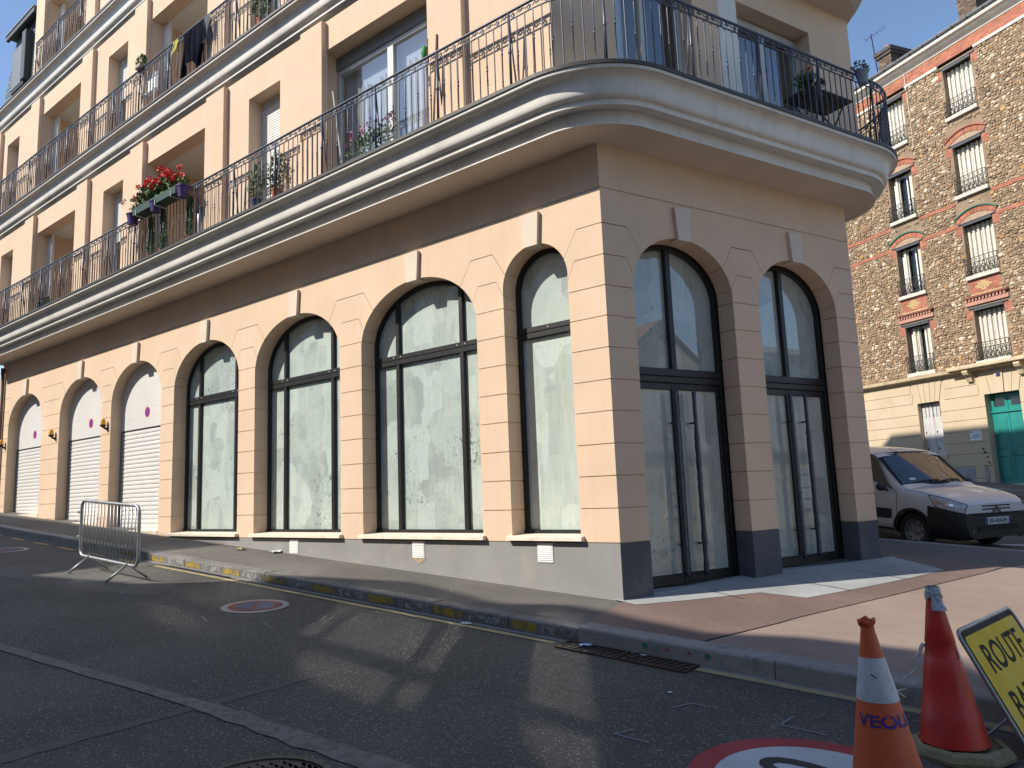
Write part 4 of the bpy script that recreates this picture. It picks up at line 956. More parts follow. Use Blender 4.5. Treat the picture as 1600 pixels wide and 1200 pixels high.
# house row across the side street, right of the frame: mirrored in the entrance doors
FR = Fr(tuple(nB * 12.5 + dB * 16 + Vector((0, 0, -.55))), dB, -nB)
hr = thing('cream_house', FR(2, 0, 0), 'low cream house with white shutters across the side street, right of the frame', 'house')
mb = MB(); mb.box(FR, -9, 7, -7, 0, -1.2, 2.75); mb.build('wall', M_cream, hr)
mb = MB(); mb.box(FR, -9.1, 7.1, -.2, .12, 2.75, 2.92); mb.build('cornice', pmat('grey_stone_band', (.42, .43, .43), .8), hr)
mb = MB(); P = [FR(u, d, z) for u in (-9, 7) for d, z in ((.1, 2.92), (-3.2, 5.4), (-7, 2.92))]; mb.add(P, [(0, 1, 4, 3), (1, 2, 5, 4), (0, 1, 2), (3, 4, 5)]); mb.build('roof', pmat('grey_roof', (.26, .25, .25), .7, .15, 3), hr)
for u in (-6.5, -3.2, .3, 3.4):
    mb = MB(); mb.box(FR, u, u + 1.1, -.02, .02, .7, 2.2); w = mb.build('window', M_shut, hr)
    for z in (.95, 1.4, 1.9): mb = MB(); mb.box(FR, u + .02, u + 1.08, .02, .03, z, z + .03); mb.build('hinge_strap', M_frame, w)
    mb = MB(); mb.box(FR, u - .1, u + 1.2, -.02, .05, .6, .69); mb.build('sill', M_sill, w)
FR2 = Fr(tuple(nB * 19 + dB * 24 + Vector((0, 0, -.5))), dB, -nB)
h2 = thing('gable_house', FR2(-2, 0, 0), 'taller cream gabled house behind the low one, right of the frame', 'house')
mb = MB(); mb.prism(FR2, [(-9, -1.5), (-1, -1.5), (-1, 6.4), (-5, 9.2), (-9, 6.4)], -8, 0); mb.build('wall', M_cream, h2)
mb = MB(); P = [FR2(u, d, z) for d in (.3, -8.3) for u, z in ((-9.4, 6.1), (-5, 9.4), (-.6, 6.1))]; mb.add(P, [(0, 1, 4, 3), (1, 2, 5, 4)]); mb.build('roof', pmat('terracotta_roof', (.30, .13, .08), .8, .2, 4), h2)
for u, z in ((-7.5, 1), (-3.5, 1), (-7.5, 4), (-3.5, 4)): mb = MB(); mb.box(FR2, u, u + 1.1, -.01, .03, z, z + 1.6); mb.build('window', M_shut, h2)
h3 = thing('pale_house', FR2(6, 0, 0), 'pale three storey house further up the side street, right of the frame', 'house')
mb = MB(); mb.prism(FR2, [(1.5, -1.5), (13, -1.5), (13, 8.3), (1.5, 8.3)], -8, 0); mb.build('wall', M_op, h3)
mb = MB(); mb.box(FR2, 1.2, 13.3, -8.2, .3, 8.3, 8.6); mb.build('cornice', M_ww, h3)
for u in (2.5, 5.2, 7.9, 10.6):
    for z in (1, 4, 6.4): mb = MB(); mb.box(FR2, u, u + 1.1, -.01, .03, z, z + 1.5); mb.build('window', M_wglass, h3)

# ------------------------------------------------------------------ stone-rubble house across the side street
M_mort = pmat('brown_mortar', (.27, .195, .13), .95, .2, 2, .15, 30, bump=.8, bscale=50, bdist=.01)
M_rub = pmat('rubble_stone', (.4, .3, .2), .9, .12, 7, .18, 45, bump=.7, bscale=60, bdist=.006, attr='col')
M_brk = pmat('red_brick', (.4, .15, .1), .85, .1, 4, .15, 40, bump=.3, attr='col')
M_brkm = pmat('brick_mortar', (.42, .27, .20), .95, .1, 6)
M_ash = pmat('cream_ashlar', (.55, .44, .30), .9, .05, 1.2, .05, 60, bump=.2, streak=.06, dirt=(.40, .32, .22), dirt_amt=.3, dirt_scale=1.5)
M_ashp = pmat('grey_blue_plinth_render', (.34, .35, .36), .9, .15, 2, .1, 40, dirt=(.13, .12, .11), dirt_amt=.7, dirt_scale=3)
M_led = pmat('ledge_stone', (.58, .46, .30), .9, .12, 4, .1, 40, dirt=(.2, .16, .12), dirt_amt=.5, dirt_scale=5)
M_shu = pmat('cream_metal_shutter', (.62, .58, .50), .6, .05, 3, .05, 30, streak=.1)
M_stl = pmat('grey_steel_lintel', (.075, .08, .085), .5, .1, 5)
M_blk2 = pmat('black_wrought_iron', (.018, .018, .02), .45)
M_wsill = pmat('white_stone_sill', (.62, .57, .49), .85, .08, 5)
M_teal = pmat('teal_door_paint', (.018, .23, .20), .4, .08, 3, .04, 30, dirt=(.02, .16, .14), dirt_amt=.4, dirt_scale=2)
M_zinc = pmat('zinc_gutter', (.20, .21, .22), .45, .1, 4, metal=.3)
M_green = pmat('green_glazed_brick', (.035, .15, .11), .5)
M_gpaint = pmat('white_moulding', (.70, .66, .57), .85, .08, 3)
stone = thing('stone_house', FC(0, 0, .78), 'four storey rubble stone house with brick trim and shuttered windows beyond the van', 'house')
COLS = [(-2.55, -1.62), (-.07, .90)]; ROWS = [(4.55, 6.20), (7.22, 8.93), (9.87, 11.54), (12.50, 14.20)]
CH_ = [(a, b, c, d) for (a, b) in COLS for (c, d) in ROWS]
o = wall_holes(FC, -7, 7, 4.40, 14.30, CH_, .30, M_mort, stone, 'rubble_wall')
# individual rubble stones, pillow-shaped, joined because each is a few pixels
PALS = [(.32, .225, .14)] * 5 + [(.27, .19, .12)] * 5 + [(.39, .285, .18)] * 4 + [(.48, .38, .26)] * 2 + [(.56, .47, .36)] + [(.33, .20, .11)] + [(.21, .155, .105)] * 2
BR_BANDS = [(9.60, 9.72), (8.86, 8.98)]
def blocked(u, z, r_):
    for (a, b, c, d) in CH_:
        if a - .06 - r_ < u < b + .06 + r_ and c - .16 - r_ < z < d + .16 + r_: return True
    for k, (c, d) in enumerate(ROWS):
        for (a, b) in COLS:
            if k in (1, 2) and d < z < d + .62 and abs(u - (a + b) / 2) < .62: return True
            if k == 0 and d < z < ROWS[1][0] and a - .06 < u < b + .06: return True
            if k == 0 and d < z < d + .36 and a - .3 < u < b + .3: return True
            if a - .26 < u < b + .26 and d - .34 < z < d + .05: return True
    return any(a - .03 < z < b + .03 for a, b in BR_BANDS)
mb = MB(); rs_ = random.Random(3); z = 4.46
while z < 14.28:
    u = -5.2 + rs_.uniform(0, .1); rowh = rs_.uniform(.065, .105)
    while u < 5.2:
        w_ = rs_.choice((.08, .10, .12, .15, .2)) * rs_.uniform(.85, 1.15); cu, cz = u + w_ / 2, z + rowh / 2 + rs_.uniform(-.02, .02)
        if not blocked(cu, cz, .03):
            h_ = rowh * rs_.uniform(.75, 1.1); n = 7; dd = rs_.uniform(.012, .035); col = list(rs_.choice(PALS)); f = rs_.uniform(.8, 1.25)
            if rs_.random() < .004: col = [.46, .27, .10]; h_ *= 1.9; w_ *= 1.2
            elif rs_.random() < .012: col = [.52, .45, .35]; h_ *= 1.7; w_ *= 1.3
            col = tuple(min(.8, c * f) for c in col); a0 = rs_.uniform(0, 1)
            R0 = [(rs_.uniform(.82, 1.08)) for _ in range(n)]; ang = [a0 + 2 * math.pi * k / n for k in range(n)]
            def pt(k, s_, d): return FC(cu + math.cos(ang[k]) * w_ * .5 * R0[k] * s_, d, cz + math.sin(ang[k]) * h_ * .55 * R0[k] * s_)
            tilt_u, tilt_z = rs_.uniform(-.3, .3), rs_.uniform(-.3, .3)
            P = [pt(k, 1, -.004) for k in range(n)] + [pt(k, .82, dd * (1 + tilt_u * math.cos(ang[k]) + tilt_z * math.sin(ang[k]))) for k in range(n)] + [FC(cu, dd * 1.25, cz)]
            mb.add(P, [(k, (k + 1) % n, n + (k + 1) % n, n + k) for k in range(n)] + [(n + k, n + (k + 1) % n, 2 * n) for k in range(n)], 0, col)
        u += w_ * .93
    z += rowh * .93
ro = mb.build('rubble_stones', M_rub, stone, fixn=False); tag(ro, kind='stuff')
def brick_col():
    f = random.uniform(.75, 1.2); return (.42 * f, .155 * f, .095 * f)
def brick_field(u0, u1, z0, z1, d, parent, name='brickwork', bw=.20, bh=.062, pattern=None):
    mb = MB(); mb.box(FC, u0, u1, -.05, d - .006, z0, z1, 1, (.42, .27, .20)); z = z0; r_ = 0
    while z + bh * .6 < z1:
        u = u0 - (bw / 2 if r_ % 2 else 0)
        while u < u1:
            a, b = max(u, u0) + .005, min(u + bw, u1) - .005
            if b - a > .02:
                c = brick_col()
                if pattern and pattern((a + b) / 2, z + bh / 2): c = (.50, .36, .17)
                mb.box(FC, a, b, d - .02, d + random.uniform(-.002, .003), z + .004, min(z + bh - .006, z1), 0, c)
            u += bw
        z += bh; r_ += 1
    o = mb.build(name, [M_brk, M_brkm], parent, fixn=False); tag(o, kind='stuff'); return o
brick_field(-6.8, 6.8, 14.40, 14.78, .03, stone)
for a, b in ((-6.8, COLS[0][0] - .15), (COLS[0][1] + .15, COLS[1][0] - .15), (COLS[1][1] + .15, 6.8)):
    mb = MB(); mb.bbox(FC, a, b, -.02, .06, 14.30, 14.395, .01); mb.build('string_course', M_gpaint, stone)
for z0, z1 in BR_BANDS:
    segs = [(-5.2, COLS[0][0] - .12), (COLS[0][1] + .12, COLS[1][0] - .12), (COLS[1][1] + .12, 5.2)]
    for a, b in segs: brick_field(a, b, z0, z1, .02, stone, bh=.06)
def brick_arch(uc, hw, z0, rise, th, parent, edge):
    mb = MB(); n = 26; Rr = (hw * hw + rise * rise) / (2 * rise); zc = z0 + rise - Rr; a0 = math.asin(hw / Rr)
    for k in range(n):
        a, b = -a0 + 2 * a0 * (k + .08) / n, -a0 + 2 * a0 * (k + .92) / n
        q = [(uc + Rr * math.sin(a), zc + Rr * math.cos(a)), (uc + Rr * math.sin(b), zc + Rr * math.cos(b)), (uc + (Rr + th) * math.sin(b), zc + (Rr + th) * math.cos(b)), (uc + (Rr + th) * math.sin(a), zc + (Rr + th) * math.cos(a))]
        mb.prism(FC, q, -.02, .025, 0, True, brick_col())
    arc = lambda rr: [(uc + rr * math.sin(-a0 + 2 * a0 * k / 20), zc + rr * math.cos(-a0 + 2 * a0 * k / 20)) for k in range(21)]
    i0, i1 = arc(Rr - .0), arc(Rr + th)
    for k in range(20): mb.quad(*[FC(u, .012, z) for u, z in (i0[k], i0[k + 1], i1[k + 1], i1[k])], 1, (.42, .27, .2))
    o = mb.build('brick_arch', [M_brk, M_brkm], parent, fixn=False); tag(o, kind='stuff')
    e0, e1 = arc(Rr + th), arc(Rr + th + .038); mb = MB()
    for k in range(20):
        P = [FC(u, d, z) for d in (-.02, .06) for u, z in (e0[k], e0[k + 1], e1[k + 1], e1[k])]; mb.add(P, [(4, 5, 6, 7), (0, 1, 5, 4), (2, 3, 7, 6)])
    mb.build('arch_hood', M_green if edge else pmat('red_hood_brick', (.36, .12, .08), .8), parent, fixn=False)
    inner = arc(Rr); mb = MB(); poly = inner + [(uc + hw, z0 - .01), (uc - hw, z0 - .01)]; mb.prism(FC, poly[::-1], -.02, .008); mb.build('tympanum', pmat('tympanum_render', (.40, .28, .19), .9, .15, 9, bump=.5), parent)
def shutter_leaf(u0, u1, d, z0, z1, parent, n, ang=0.0):
    """ribbed folding metal shutter; zigzag in plan"""
    mb = MB(); P = []
    for k in range(2 * n + 1):
        t = k / (2 * n); P.append((u0 + (u1 - u0) * t, d + (.018 if (k // 1) % 2 else -.012)))
    q = []
    w_ = (u1 - u0) / n
    for k in range(n):
        a = u0 + w_ * k; q += [(a, d), (a + w_ * .5, d), (a + w_ * .54, d - .06), (a + w_ * .96, d - .06)]
    q.append((u1, d))
    for k in range(len(q) - 1): mb.quad(FC(q[k][0], q[k][1], z0), FC(q[k + 1][0], q[k + 1][1], z0), FC(q[k + 1][0], q[k + 1][1], z1), FC(q[k][0], q[k][1], z1))
    return mb.build('shutter', M_shu, parent, fixn=False)
def balustrade(u0, u1, z0, h, parent):
    mb = MB(); d = .07
    for z in (z0 + h, z0 + h * .72, z0 + .05): mb.tube([FC(u0 - .03, d, z), FC(u1 + .03, d, z)], .012, 5)
    for u in (u0 - .03, u1 + .03):
        mb.tube([FC(u, d, z0 + h), FC(u, d, z0)], .012, 5); mb.tube([FC(u, d, z0 + h), FC(u, -.02, z0 + h)], .011, 5); mb.tube([FC(u, d, z0 + .05), FC(u, -.02, z0 + .05)], .011, 5)
    n = 7; w_ = (u1 - u0) / n
    for k in range(n):
        c = u0 + w_ * (k + .5)
        for zc, rr in ((z0 + h * .28, .085), (z0 + h * .56, .055), (z0 + h * .86, .035)):
            mb.tube([FC(c + rr * .75 * math.cos(a), d, zc + rr * math.sin(a)) for a in [2 * math.pi * j / 10 for j in range(10)]], .0085, 4, closed=True)
        mb.tube([FC(c - w_ * .5, d, z0 + .05), FC(c, d, z0 + h * .4), FC(c - w_ * .5, d, z0 + h * .72)], .008, 4); mb.tube([FC(c + w_ * .5, d, z0 + .05), FC(c, d, z0 + h * .4), FC(c + w_ * .5, d, z0 + h * .72)], .008, 4)
    mb.build('balustrade', M_blk2, parent, smooth=True, fixn=False)
for ci, (a, b) in enumerate(COLS):
    for ri, (z0, z1) in enumerate(ROWS):
        w = bpy.data.objects.new('window', None); link(w, stone, Matrix.Translation(FC((a + b) / 2, 0, z0)))
        mb = MB(); mb.bbox(FC, a - .14, b + .14, -.02, .045, z1, z1 + .035, .004); mb.bbox(FC, a, b, -.02, .035, z1 - .075, z1 - .002, .004); mb.build('lintel', M_stl, w)
        mb = MB(); mb.bbox(FC, a - .06, b + .06, -.2, .10, z0 - .12, z0, .01); mb.build('sill', M_wsill, w)
        if ri == 0: pass
        balustrade(a, b, z0, .55, w)
        for s in (a - .24, b + .02): brick_field(s, s + .22, z1 - .32, z1 - .01, .015, w, 'jamb_bricks', .2, .062)
        openw = ci == 0 and ri < 3
        if not openw:
            m_ = (a + b) / 2; shutter_leaf(a + .02, m_ - .004, -.17, z0, z1 - .08, w, 3); shutter_leaf(m_ + .004, b - .02, -.17, z0, z1 - .08, w, 3)
        else:
            shutter_leaf(a + .16, a + .32, -.14, z0, z1 - .08, w, 1); shutter_leaf(b - .22, b - .02, -.14, z0, z1 - .08, w, 1)
            if ri == 0: shutter_leaf(a + .32, a + .43, -.16, z0, z1 - .08, w, 1); shutter_leaf(b - .34, b - .23, -.16, z0, z1 - .08, w, 1)
            mb = MB(); mb.box(FC, a + .03, a + .09, -.28, -.22, z0, z1 - .1); mb.box(FC, b - .40, b - .35, -.28, -.22, z0, z1 - .1); mb.box(FC, a, b, -.28, -.22, z1 - .16, z1 - .08); mb.build('casement_frame', M_white, w)
            mb = MB(); mb.box(FC, a + .09, b - .4, -.26, -.255, z0, z1 - .16); mb.build('pane', M_wglass, w)
        mb = MB(); mb.box(FC, a - .02, b + .02, -.8, -.31, z0 - .1, z1 + .1); mb.build('room', M_room, w)
        if ri in (1, 2): brick_arch((a + b) / 2, (b - a) / 2 + .10, z1 + .04, .20, .17, w, ri == 1)
        if ri == 0:
            uc = (a + b) / 2
            brick_field(a - .02, b + .02, z1 + .40, ROWS[1][0] - .13, .015, w, 'brick_panel', .18, .06, lambda u, z: abs(u - uc) / .26 + abs(z - (z1 + .68)) / .17 < 1 or z < z1 + .49)
            mb = MB(); mb.bbox(FC, a - .22, b + .22, -.02, .10, z1 + .32, z1 + .39, .01); mb.build('dentil_cornice', M_brk if False else pmat('dark_red_moulding', (.20, .07, .05), .8), w)
            for k in range(12):
                u = a - .18 + (b - a + .36) * k / 12; mb = MB(); mb.box(FC, u, u + .055, -.02, .075, z1 + .23, z1 + .318); mb.build('dentil', pmat('pale_red_brick', (.46, .24, .18), .85), w)
            mb = MB(); mb.bbox(FC, a - .2, b + .2, -.02, .05, z1 + .10, z1 + .225, .006); mb.build('brick_band', pmat('pale_red_brick', (.46, .24, .18), .85), w)
# roof edge: moulded cornice, gutter, slate slope, chimneys
mb = MB(); prof = [(0, 14.78), (.05, 14.79), (.06, 14.86), (.16, 14.92), (.20, 15.0), (.30, 15.03), (.31, 15.12), (.1, 15.13)]
mb.add([FC(u, d, z) for u in (-7, 7) for d, z in prof], [(i, i + 1, len(prof) + i + 1, len(prof) + i) for i in range(len(prof) - 1)]); mb.build('cornice', M_gpaint, stone)
mb = MB(); prof = [(.30 + .085 * math.cos(a), 15.22 + .085 * math.sin(a)) for a in [math.pi + math.pi * k / 10 for k in range(11)]] + [(.395, 15.235), (.38, 15.22)]
mb.add([FC(u, d, z) for u in (-7, 7) for d, z in prof], [(i, i + 1, len(prof) + i + 1, len(prof) + i) for i in range(len(prof) - 1)]); gut = mb.build('gutter', M_zinc, stone, smooth=True)
for k in range(26):
    u = -6.6 + k * .52; mb = MB(); mb.tube([FC(u, .30 + .092 * math.cos(a), 15.22 + .092 * math.sin(a)) for a in [math.pi + math.pi * j / 6 for j in range(7)]], .011, 4); mb.build('gutter_bracket', M_blk2, gut)
mb = MB(); mb.quad(FC(-7, .30, 15.26), FC(7, .30, 15.26), FC(7, -3.2, 17.2), FC(-7, -3.2, 17.2)); mb.build('roof', M_opd if 'slate_roof' in MATS else pmat('slate_roof', (.10, .11, .12), .6, .12, 3), stone, fixn=False)
mb = MB(); mb.box(FC, -7, 7, -8, -.31, 0, 15.2); mb.build('inner_mass', M_room, stone)
mb = MB(); mb.tube([FC(-1.40, .06, z) for z in (14.2, 14.8)] + [FC(-1.40, .36, 15.15)], .012, 6); mb.tube([FC(-1.40, .03, 14.2), FC(-1.40, .03, 12.2)], .010, 6); mb.build('cable', M_gpaint, stone)
M_chb = pmat('sooty_shaded_brick', (.10, .075, .06), .95, .25, 6, .25, 40, bump=.8, bscale=40, bdist=.01, attr='col')
for ci, (u0, u1, z1) in enumerate(((-2.72, -2.18, 16.45), (.42, 1.05, 17.4))):
    c = bpy.data.objects.new('chimney', None); link(c, stone, Matrix.Translation(FC(u0, -1, 15.2))); mb = MB(); mb.box(FC, u0 + .03, u1 - .03, -4.2, -.43, 15.0, z1 - .02, 0, (.10, .08, .07)); z = 15.2; r_ = 0
    while z < z1 - .3:
        for face in (0, 1):
            if face == 0:
                u = u0 + (-.11 if r_ % 2 else 0)
                while u < u1:
                    a, b = max(u, u0) + .006, min(u + .22, u1) - .006
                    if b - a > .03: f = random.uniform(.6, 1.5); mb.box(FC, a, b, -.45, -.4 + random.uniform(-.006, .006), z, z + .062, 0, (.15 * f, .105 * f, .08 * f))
                    u += .22
            else:
                d = -4.2 + (-.11 if r_ % 2 else 0)
                while d < -.42:
                    f = random.uniform(.5, 1.4); mb.box(FC, u1 - .05, u1 + random.uniform(-.006, .006), max(d, -4.2) + .006, min(d + .22, -.41) - .006, z, z + .062, 0, (.10 * f, .075 * f, .06 * f)); d += .22  # side bricks coloured darker than the front: the unlit side is painted in
        z += .072; r_ += 1
    tag(mb.build('brickwork', M_chb, c, fixn=False), kind='stuff')
    mb = MB(); mb.bbox(FC, u0 - .06, u1 + .06, -4.3, -.34, z1 - .28, z1 - .18, .01); mb.bbox(FC, u0 - .10, u1 + .10, -4.35, -.30, z1 - .17, z1 - .03, .01); mb.build('cap', pmat('sooty_stone', (.085, .075, .065), .95, .3, 6), c)
    for k in range(6):
        mb = MB(); mb.lathe([(.11, 0), (.10, .16), (.115, .17), (.115, .21), (.08, .21), (.08, .0)], c=FC((u0 + u1) / 2, -.65 - k * .62, z1 - .03), seg=14); mb.build('chimney_pot', pmat('terracotta', (.45, .20, .12), .85, .15, 5), c, smooth=False)
an = thing('roof_antenna', FC(-2.82, -.5, 15.4), 'thin television antenna on a mast fixed to the left chimney', 'antenna')
mb = MB(); mb.tube([FC(-2.80, -.45, 15.35), FC(-2.93, -.45, 17.35)], .022, 6); mb.tube([FC(-2.83, -.45, 15.9), FC(-2.70, -.45, 15.9)], .015, 4); mb.tube([FC(-2.82, -.45, 15.6), FC(-2.70, -.45, 15.6)], .015, 4); mb.build('mast', M_blk2, an)
mb = MB(); mb.tube([FC(-3.1, -.3, 17.15), FC(-2.5, -.7, 17.45)], .012, 4)
for k in range(6):
    c = FC(-3.05 + k * .1, -.33 - k * .066, 17.17 + k * .05); l = .16 - .012 * k
    mb.tube([c - nC * l * .7 + Vector((0, 0, -.05)), c + nC * l * .7 + Vector((0, 0, .05))], .007, 4)
mb.build('aerial', M_zinc, an)
# ---- ashlar ground floor
GH = [(-2.42, -1.60, 1.76, 3.52), (-.07, 1.0, .70, 3.52)]
mb = MB(); wall_holes(FC, -7, 7, .2, 4.40, GH, .28, M_ash, stone, 'ground_floor_core').location = (0, 0, 0)
LV = [1.36, 1.74, 2.09, 2.44, 2.79, 3.14, 3.52, 3.86, 4.20]
for k in range(len(LV) - 1):
    z0, z1 = LV[k] + .008, LV[k + 1] - .008; us = [-6.9, -5.0]
    cuts = [-5.0]
    for (a, b, c, d) in GH:
        if z0 < d - .02 and z1 > c + .02: cuts += [a - .001, None, b + .001]
        elif z0 > d - .02 and k <= 7: cuts += [a - .12 - .05 * (k - 5), None, b + .12 + .05 * (k - 5)]
    cuts.append(5.0); segs = []; st = cuts[0]; i = 1
    while i < len(cuts):
        if i + 1 < len(cuts) and cuts[i + 1] is None: segs.append((st, cuts[i])); st = cuts[i + 2]; i += 3
        else: segs.append((st, cuts[i])); i += 1
    for a, b in segs:
        if b - a > .05: mb = MB(); mb.bbox(FC, a, b, -.05, .018, z0, z1, .008); mb.build('ashlar_block', M_ash, stone)
for (a, b, c, d) in GH:                                      # flat arches of wedge stones
    n = 5
    for k in range(n):
        u0, u1 = a + (b - a) * k / n, a + (b - a) * (k + 1) / n; e0, e1 = (a - .16) + (b - a + .32) * k / n, (a - .16) + (b - a + .32) * (k + 1) / n
        mb = MB(); mb.prism(FC, [(u0 + .006, d), (u1 - .006, d), (e1 - .006, 4.19), (e0 + .006, 4.19)], -.05, .022 if k != 2 or a < -1 else .05); mb.build('wedge_stone', M_ash, stone)
mb = MB(); mb.box(FC, -5, -.25, -.05, .03, .2, 1.34); mb.box(FC, 1.15, 5, -.05, .03, .2, 1.34); mb.build('plinth', M_ashp, stone)
led = MB(); led.add([FC(u, d, z) for u in (-5, 5) for d, z in ((0, 4.22), (.05, 4.23), (.06, 4.28), (.20, 4.31), (.22, 4.40), (.0, 4.44))], [(i, i + 1, 7 + i, 6 + i) for i in range(5)]); led.build('ledge', M_led, stone)
mb = MB(); mb.bbox(FC, -1.0, 1.5, 0, .34, 4.34, 4.46, .02); mb.build('balcony_slab', M_led, stone)
for u in (-.42, 1.2):
    mb = MB(); pr = [(0, 4.34), (.28, 4.34), (.29, 4.26), (.25, 4.18), (.17, 4.15), (.13, 4.05), (.10, 3.97), (.0, 3.94)]
    mb.add([FC(u + s, d, z) for s in (-.09, .09) for d, z in pr], [(i, (i + 1) % 8, 8 + (i + 1) % 8, 8 + i) for i in range(8)] + [tuple(range(8)), tuple(range(8, 16))]); mb.build('corbel', M_led, stone)
mb = MB(); mb.bbox(FC, .41, .53, .05, .065, 4.0, 4.11, .004); mb.build('number_plaque', pmat('enamel_blue', (.03, .03, .14), .5), stone)
M_gsh = pmat('aged_white_shutter', (.52, .51, .49), .7, .1, 4, streak=.2)
w = bpy.data.objects.new('ground_window', None); link(w, stone, Matrix.Translation(FC(-2, 0, 1.76))); a, b, c, d = GH[0]
for u0, u1 in ((a + .01, (a + b) / 2 - .004), ((a + b) / 2 + .004, b - .01)):
    mb = MB(); mb.bbox(FC, u0, u1, -.19, -.15, c, d - .5, .004); mb.build('shutter', M_gsh, w)
    for k in range(3): mb = MB(); w_ = (u1 - u0) / 3; mb.box(FC, u0 + w_ * k + .012, u0 + w_ * (k + 1) - .012, -.19, -.155, d - .5, d - .03); mb.build('shutter_slat', M_gsh, w)
    for z in (c + .2, c + .75): mb = MB(); mb.box(FC, u0 + .06, u0 + .10, -.15, -.143, z, z + .07); mb.build('shutter_slot', M_dark, w)
mb = MB(); mb.bbox(FC, a - .04, b + .06, -.2, .06, c - .12, c, .01); mb.build('sill', M_led, w)
dr = bpy.data.objects.new('teal_door', None); link(dr, stone, Matrix.Translation(FC(.46, -.2, .78))); a, b, c, d = GH[1]; m_ = (a + b) / 2
for u0, u1, s in ((a + .01, m_ - .004, -1), (m_ + .004, b - .01, 1)):
    lf = MB(); lf.bbox(FC, u0, u1, -.27, -.21, .80, 2.93, .006); l_ = lf.build('door_leaf', M_teal, dr)
    for z0, z1 in ((.95, 1.55), (1.85, 2.80)): p = MB(); p.bbox(FC, u0 + .08, u1 - .08, -.21, -.195, z0, z1, .02); p.bbox(FC, u0 + .13, u1 - .13, -.195, -.188, z0 + .05, z1 - .05, .01); p.build('panel', M_teal, l_)
    p = MB(); p.bbox(FC, u0 + .06, u1 - .06, -.21, -.185, 1.62, 1.78, .01); p.build('panel', M_teal, l_)
    t_ = MB(); t_.bbox(FC, u0, u1, -.27, -.22, 2.99, 3.5, .006); t2 = t_.build('top_light', M_teal, dr); p = MB(); p.box(FC, u0 + .1, u1 - .1, -.225, -.212, 3.13, 3.38); p.build('pane', M_wglass, t2)
mb = MB(); mb.bbox(FC, a, b, -.27, -.17, 2.93, 2.99, .01); mb.build('door_transom', M_teal, dr); mb = MB(); mb.tube([FC(m_ + .06, -.18, 1.62), FC(m_ + .06, -.16, 1.7), FC(m_ + .06, -.18, 1.80)], .014, 6); mb.build('door_handle', M_zinc, dr)
mb = MB(); mb.bbox(FC, a - .1, b + .1, -.28, .2, .3, .80, .01); mb.build('doorstep', M_wsill, dr)
mb = MB(); mb.bbox(FC, -.68, -.30, .02, .03, 2.14, 2.45, .004); sg = mb.build('wall_sign', M_white, stone)
for k, (uu, ww, zz) in enumerate(((-.66, .10, 2.40), (-.60, .22, 2.30), (-.62, .26, 2.235))): mb = MB(); mb.box(FC, uu, uu + ww, .03, .032, zz, zz + .025); mb.build('printed_line', pmat('sign_blue', (.06, .09, .30), .6), sg)
for uu, zz, s in ((-.33, 1.86, .05), (-.30, 1.74, .06), (-.22, 1.60, .05), (-.20, 1.44, .05)): mb = MB(); mb.bbox(FC, uu, uu + s, .02, .04, zz, zz + s, .005); mb.build('meter_box', M_blk2, stone)
for uu, z0, z1, ww in ((-.62, 1.0, 1.42, .30), (-.62, .75, .98, .30)): mb = MB(); mb.bbox(FC, uu, uu + ww, .02, .05, z0, z1, .006); mb.build('utility_hatch', M_ash, stone)
# far pavement along this house, with its kerb
def fpt(u, d): p = FC(u, d, 0); return (p.x, p.y)
fp = sheet('far_pavement', [fpt(-9, -.1), fpt(-9, 2.1), fpt(9, 2.1), fpt(9, -.1)][::-1], zg, .05, M_pave)
mb = MB(); q = [fpt(-9, 2.1), fpt(9, 2.1), fpt(9, 2.24), fpt(-9, 2.24)]
mb.add([(x, y, zg(x, y) + o_) for o_ in (-.1, .056) for x, y in q], [(4, 5, 6, 7), (2, 3, 7, 6), (0, 1, 5, 4)]); tag(mb.build('far_kerb', M_kerb, None), kind='structure')
mk = [((2.35, 8.1), (3.6, 8.6)), ((2.7, 9.6), (4.2, 10.0))]
for a_, b_ in mk: sheet('white_marking', strip(*a_, *b_, .16, .16, 6, .004), zs, .008, M_pwhite, pavement)
bo = thing('bollard', (2.56, 14.6, zg(2.56, 14.6)), 'slim black bollard at the right edge in front of the teal door', 'bollard')
mb = MB(); mb.lathe([(.05, 0), (.045, .1), (.038, .8), (.05, .82), (.05, .86), (.02, .93), (0, .94)], c=(2.56, 14.6, zg(2.56, 14.6)), seg=14); mb.build('shaft', M_blk2, bo, autosmooth=40)

# ------------------------------------------------------------------ white van parked on the side street
M_vw = pmat('van_white_paint', (.66, .66, .67), .32, .03, 1.5, .02, 20, coat=.7, coatr=.06, dirt=(.45, .43, .40), dirt_amt=.25, dirt_scale=1.6)
M_vb = pmat('van_black_plastic', (.016, .016, .018), .5, .1, 6, .08, 60)
M_vg = pmat('van_glass', (.012, .016, .024), .03, coat=1.0, coatr=.0, spec=.9)
M_vl = pmat('headlamp_glass', (.42, .45, .46), .12, .25, 14, .1, 30, coat=1.0, coatr=.02)
M_vch = pmat('headlamp_reflector', (.75, .77, .80), .15, metal=.9); M_vam = pmat('indicator_amber', (.50, .30, .14), .3, coat=.5)
M_ty = pmat('tyre_rubber', (.02, .02, .02), .85); M_rim = pmat('steel_rim', (.30, .30, .30), .5, .15, 10, metal=.5)
PSI = R(-32.0); hv = Vector((math.cos(PSI), math.sin(PSI), 0)); lv = Vector((-math.sin(PSI), math.cos(PSI), 0))
VO = Vector((2.525, 7.21, 0)); VO.z = zg(VO.x, VO.y) - .25
def slope(v): return Vector((v.x, v.y, -.0625 * v.x + .044 * v.y)).normalized()
vx = slope(hv); vy = slope(lv); vz = vx.cross(vy).normalized(); vy = vz.cross(vx)
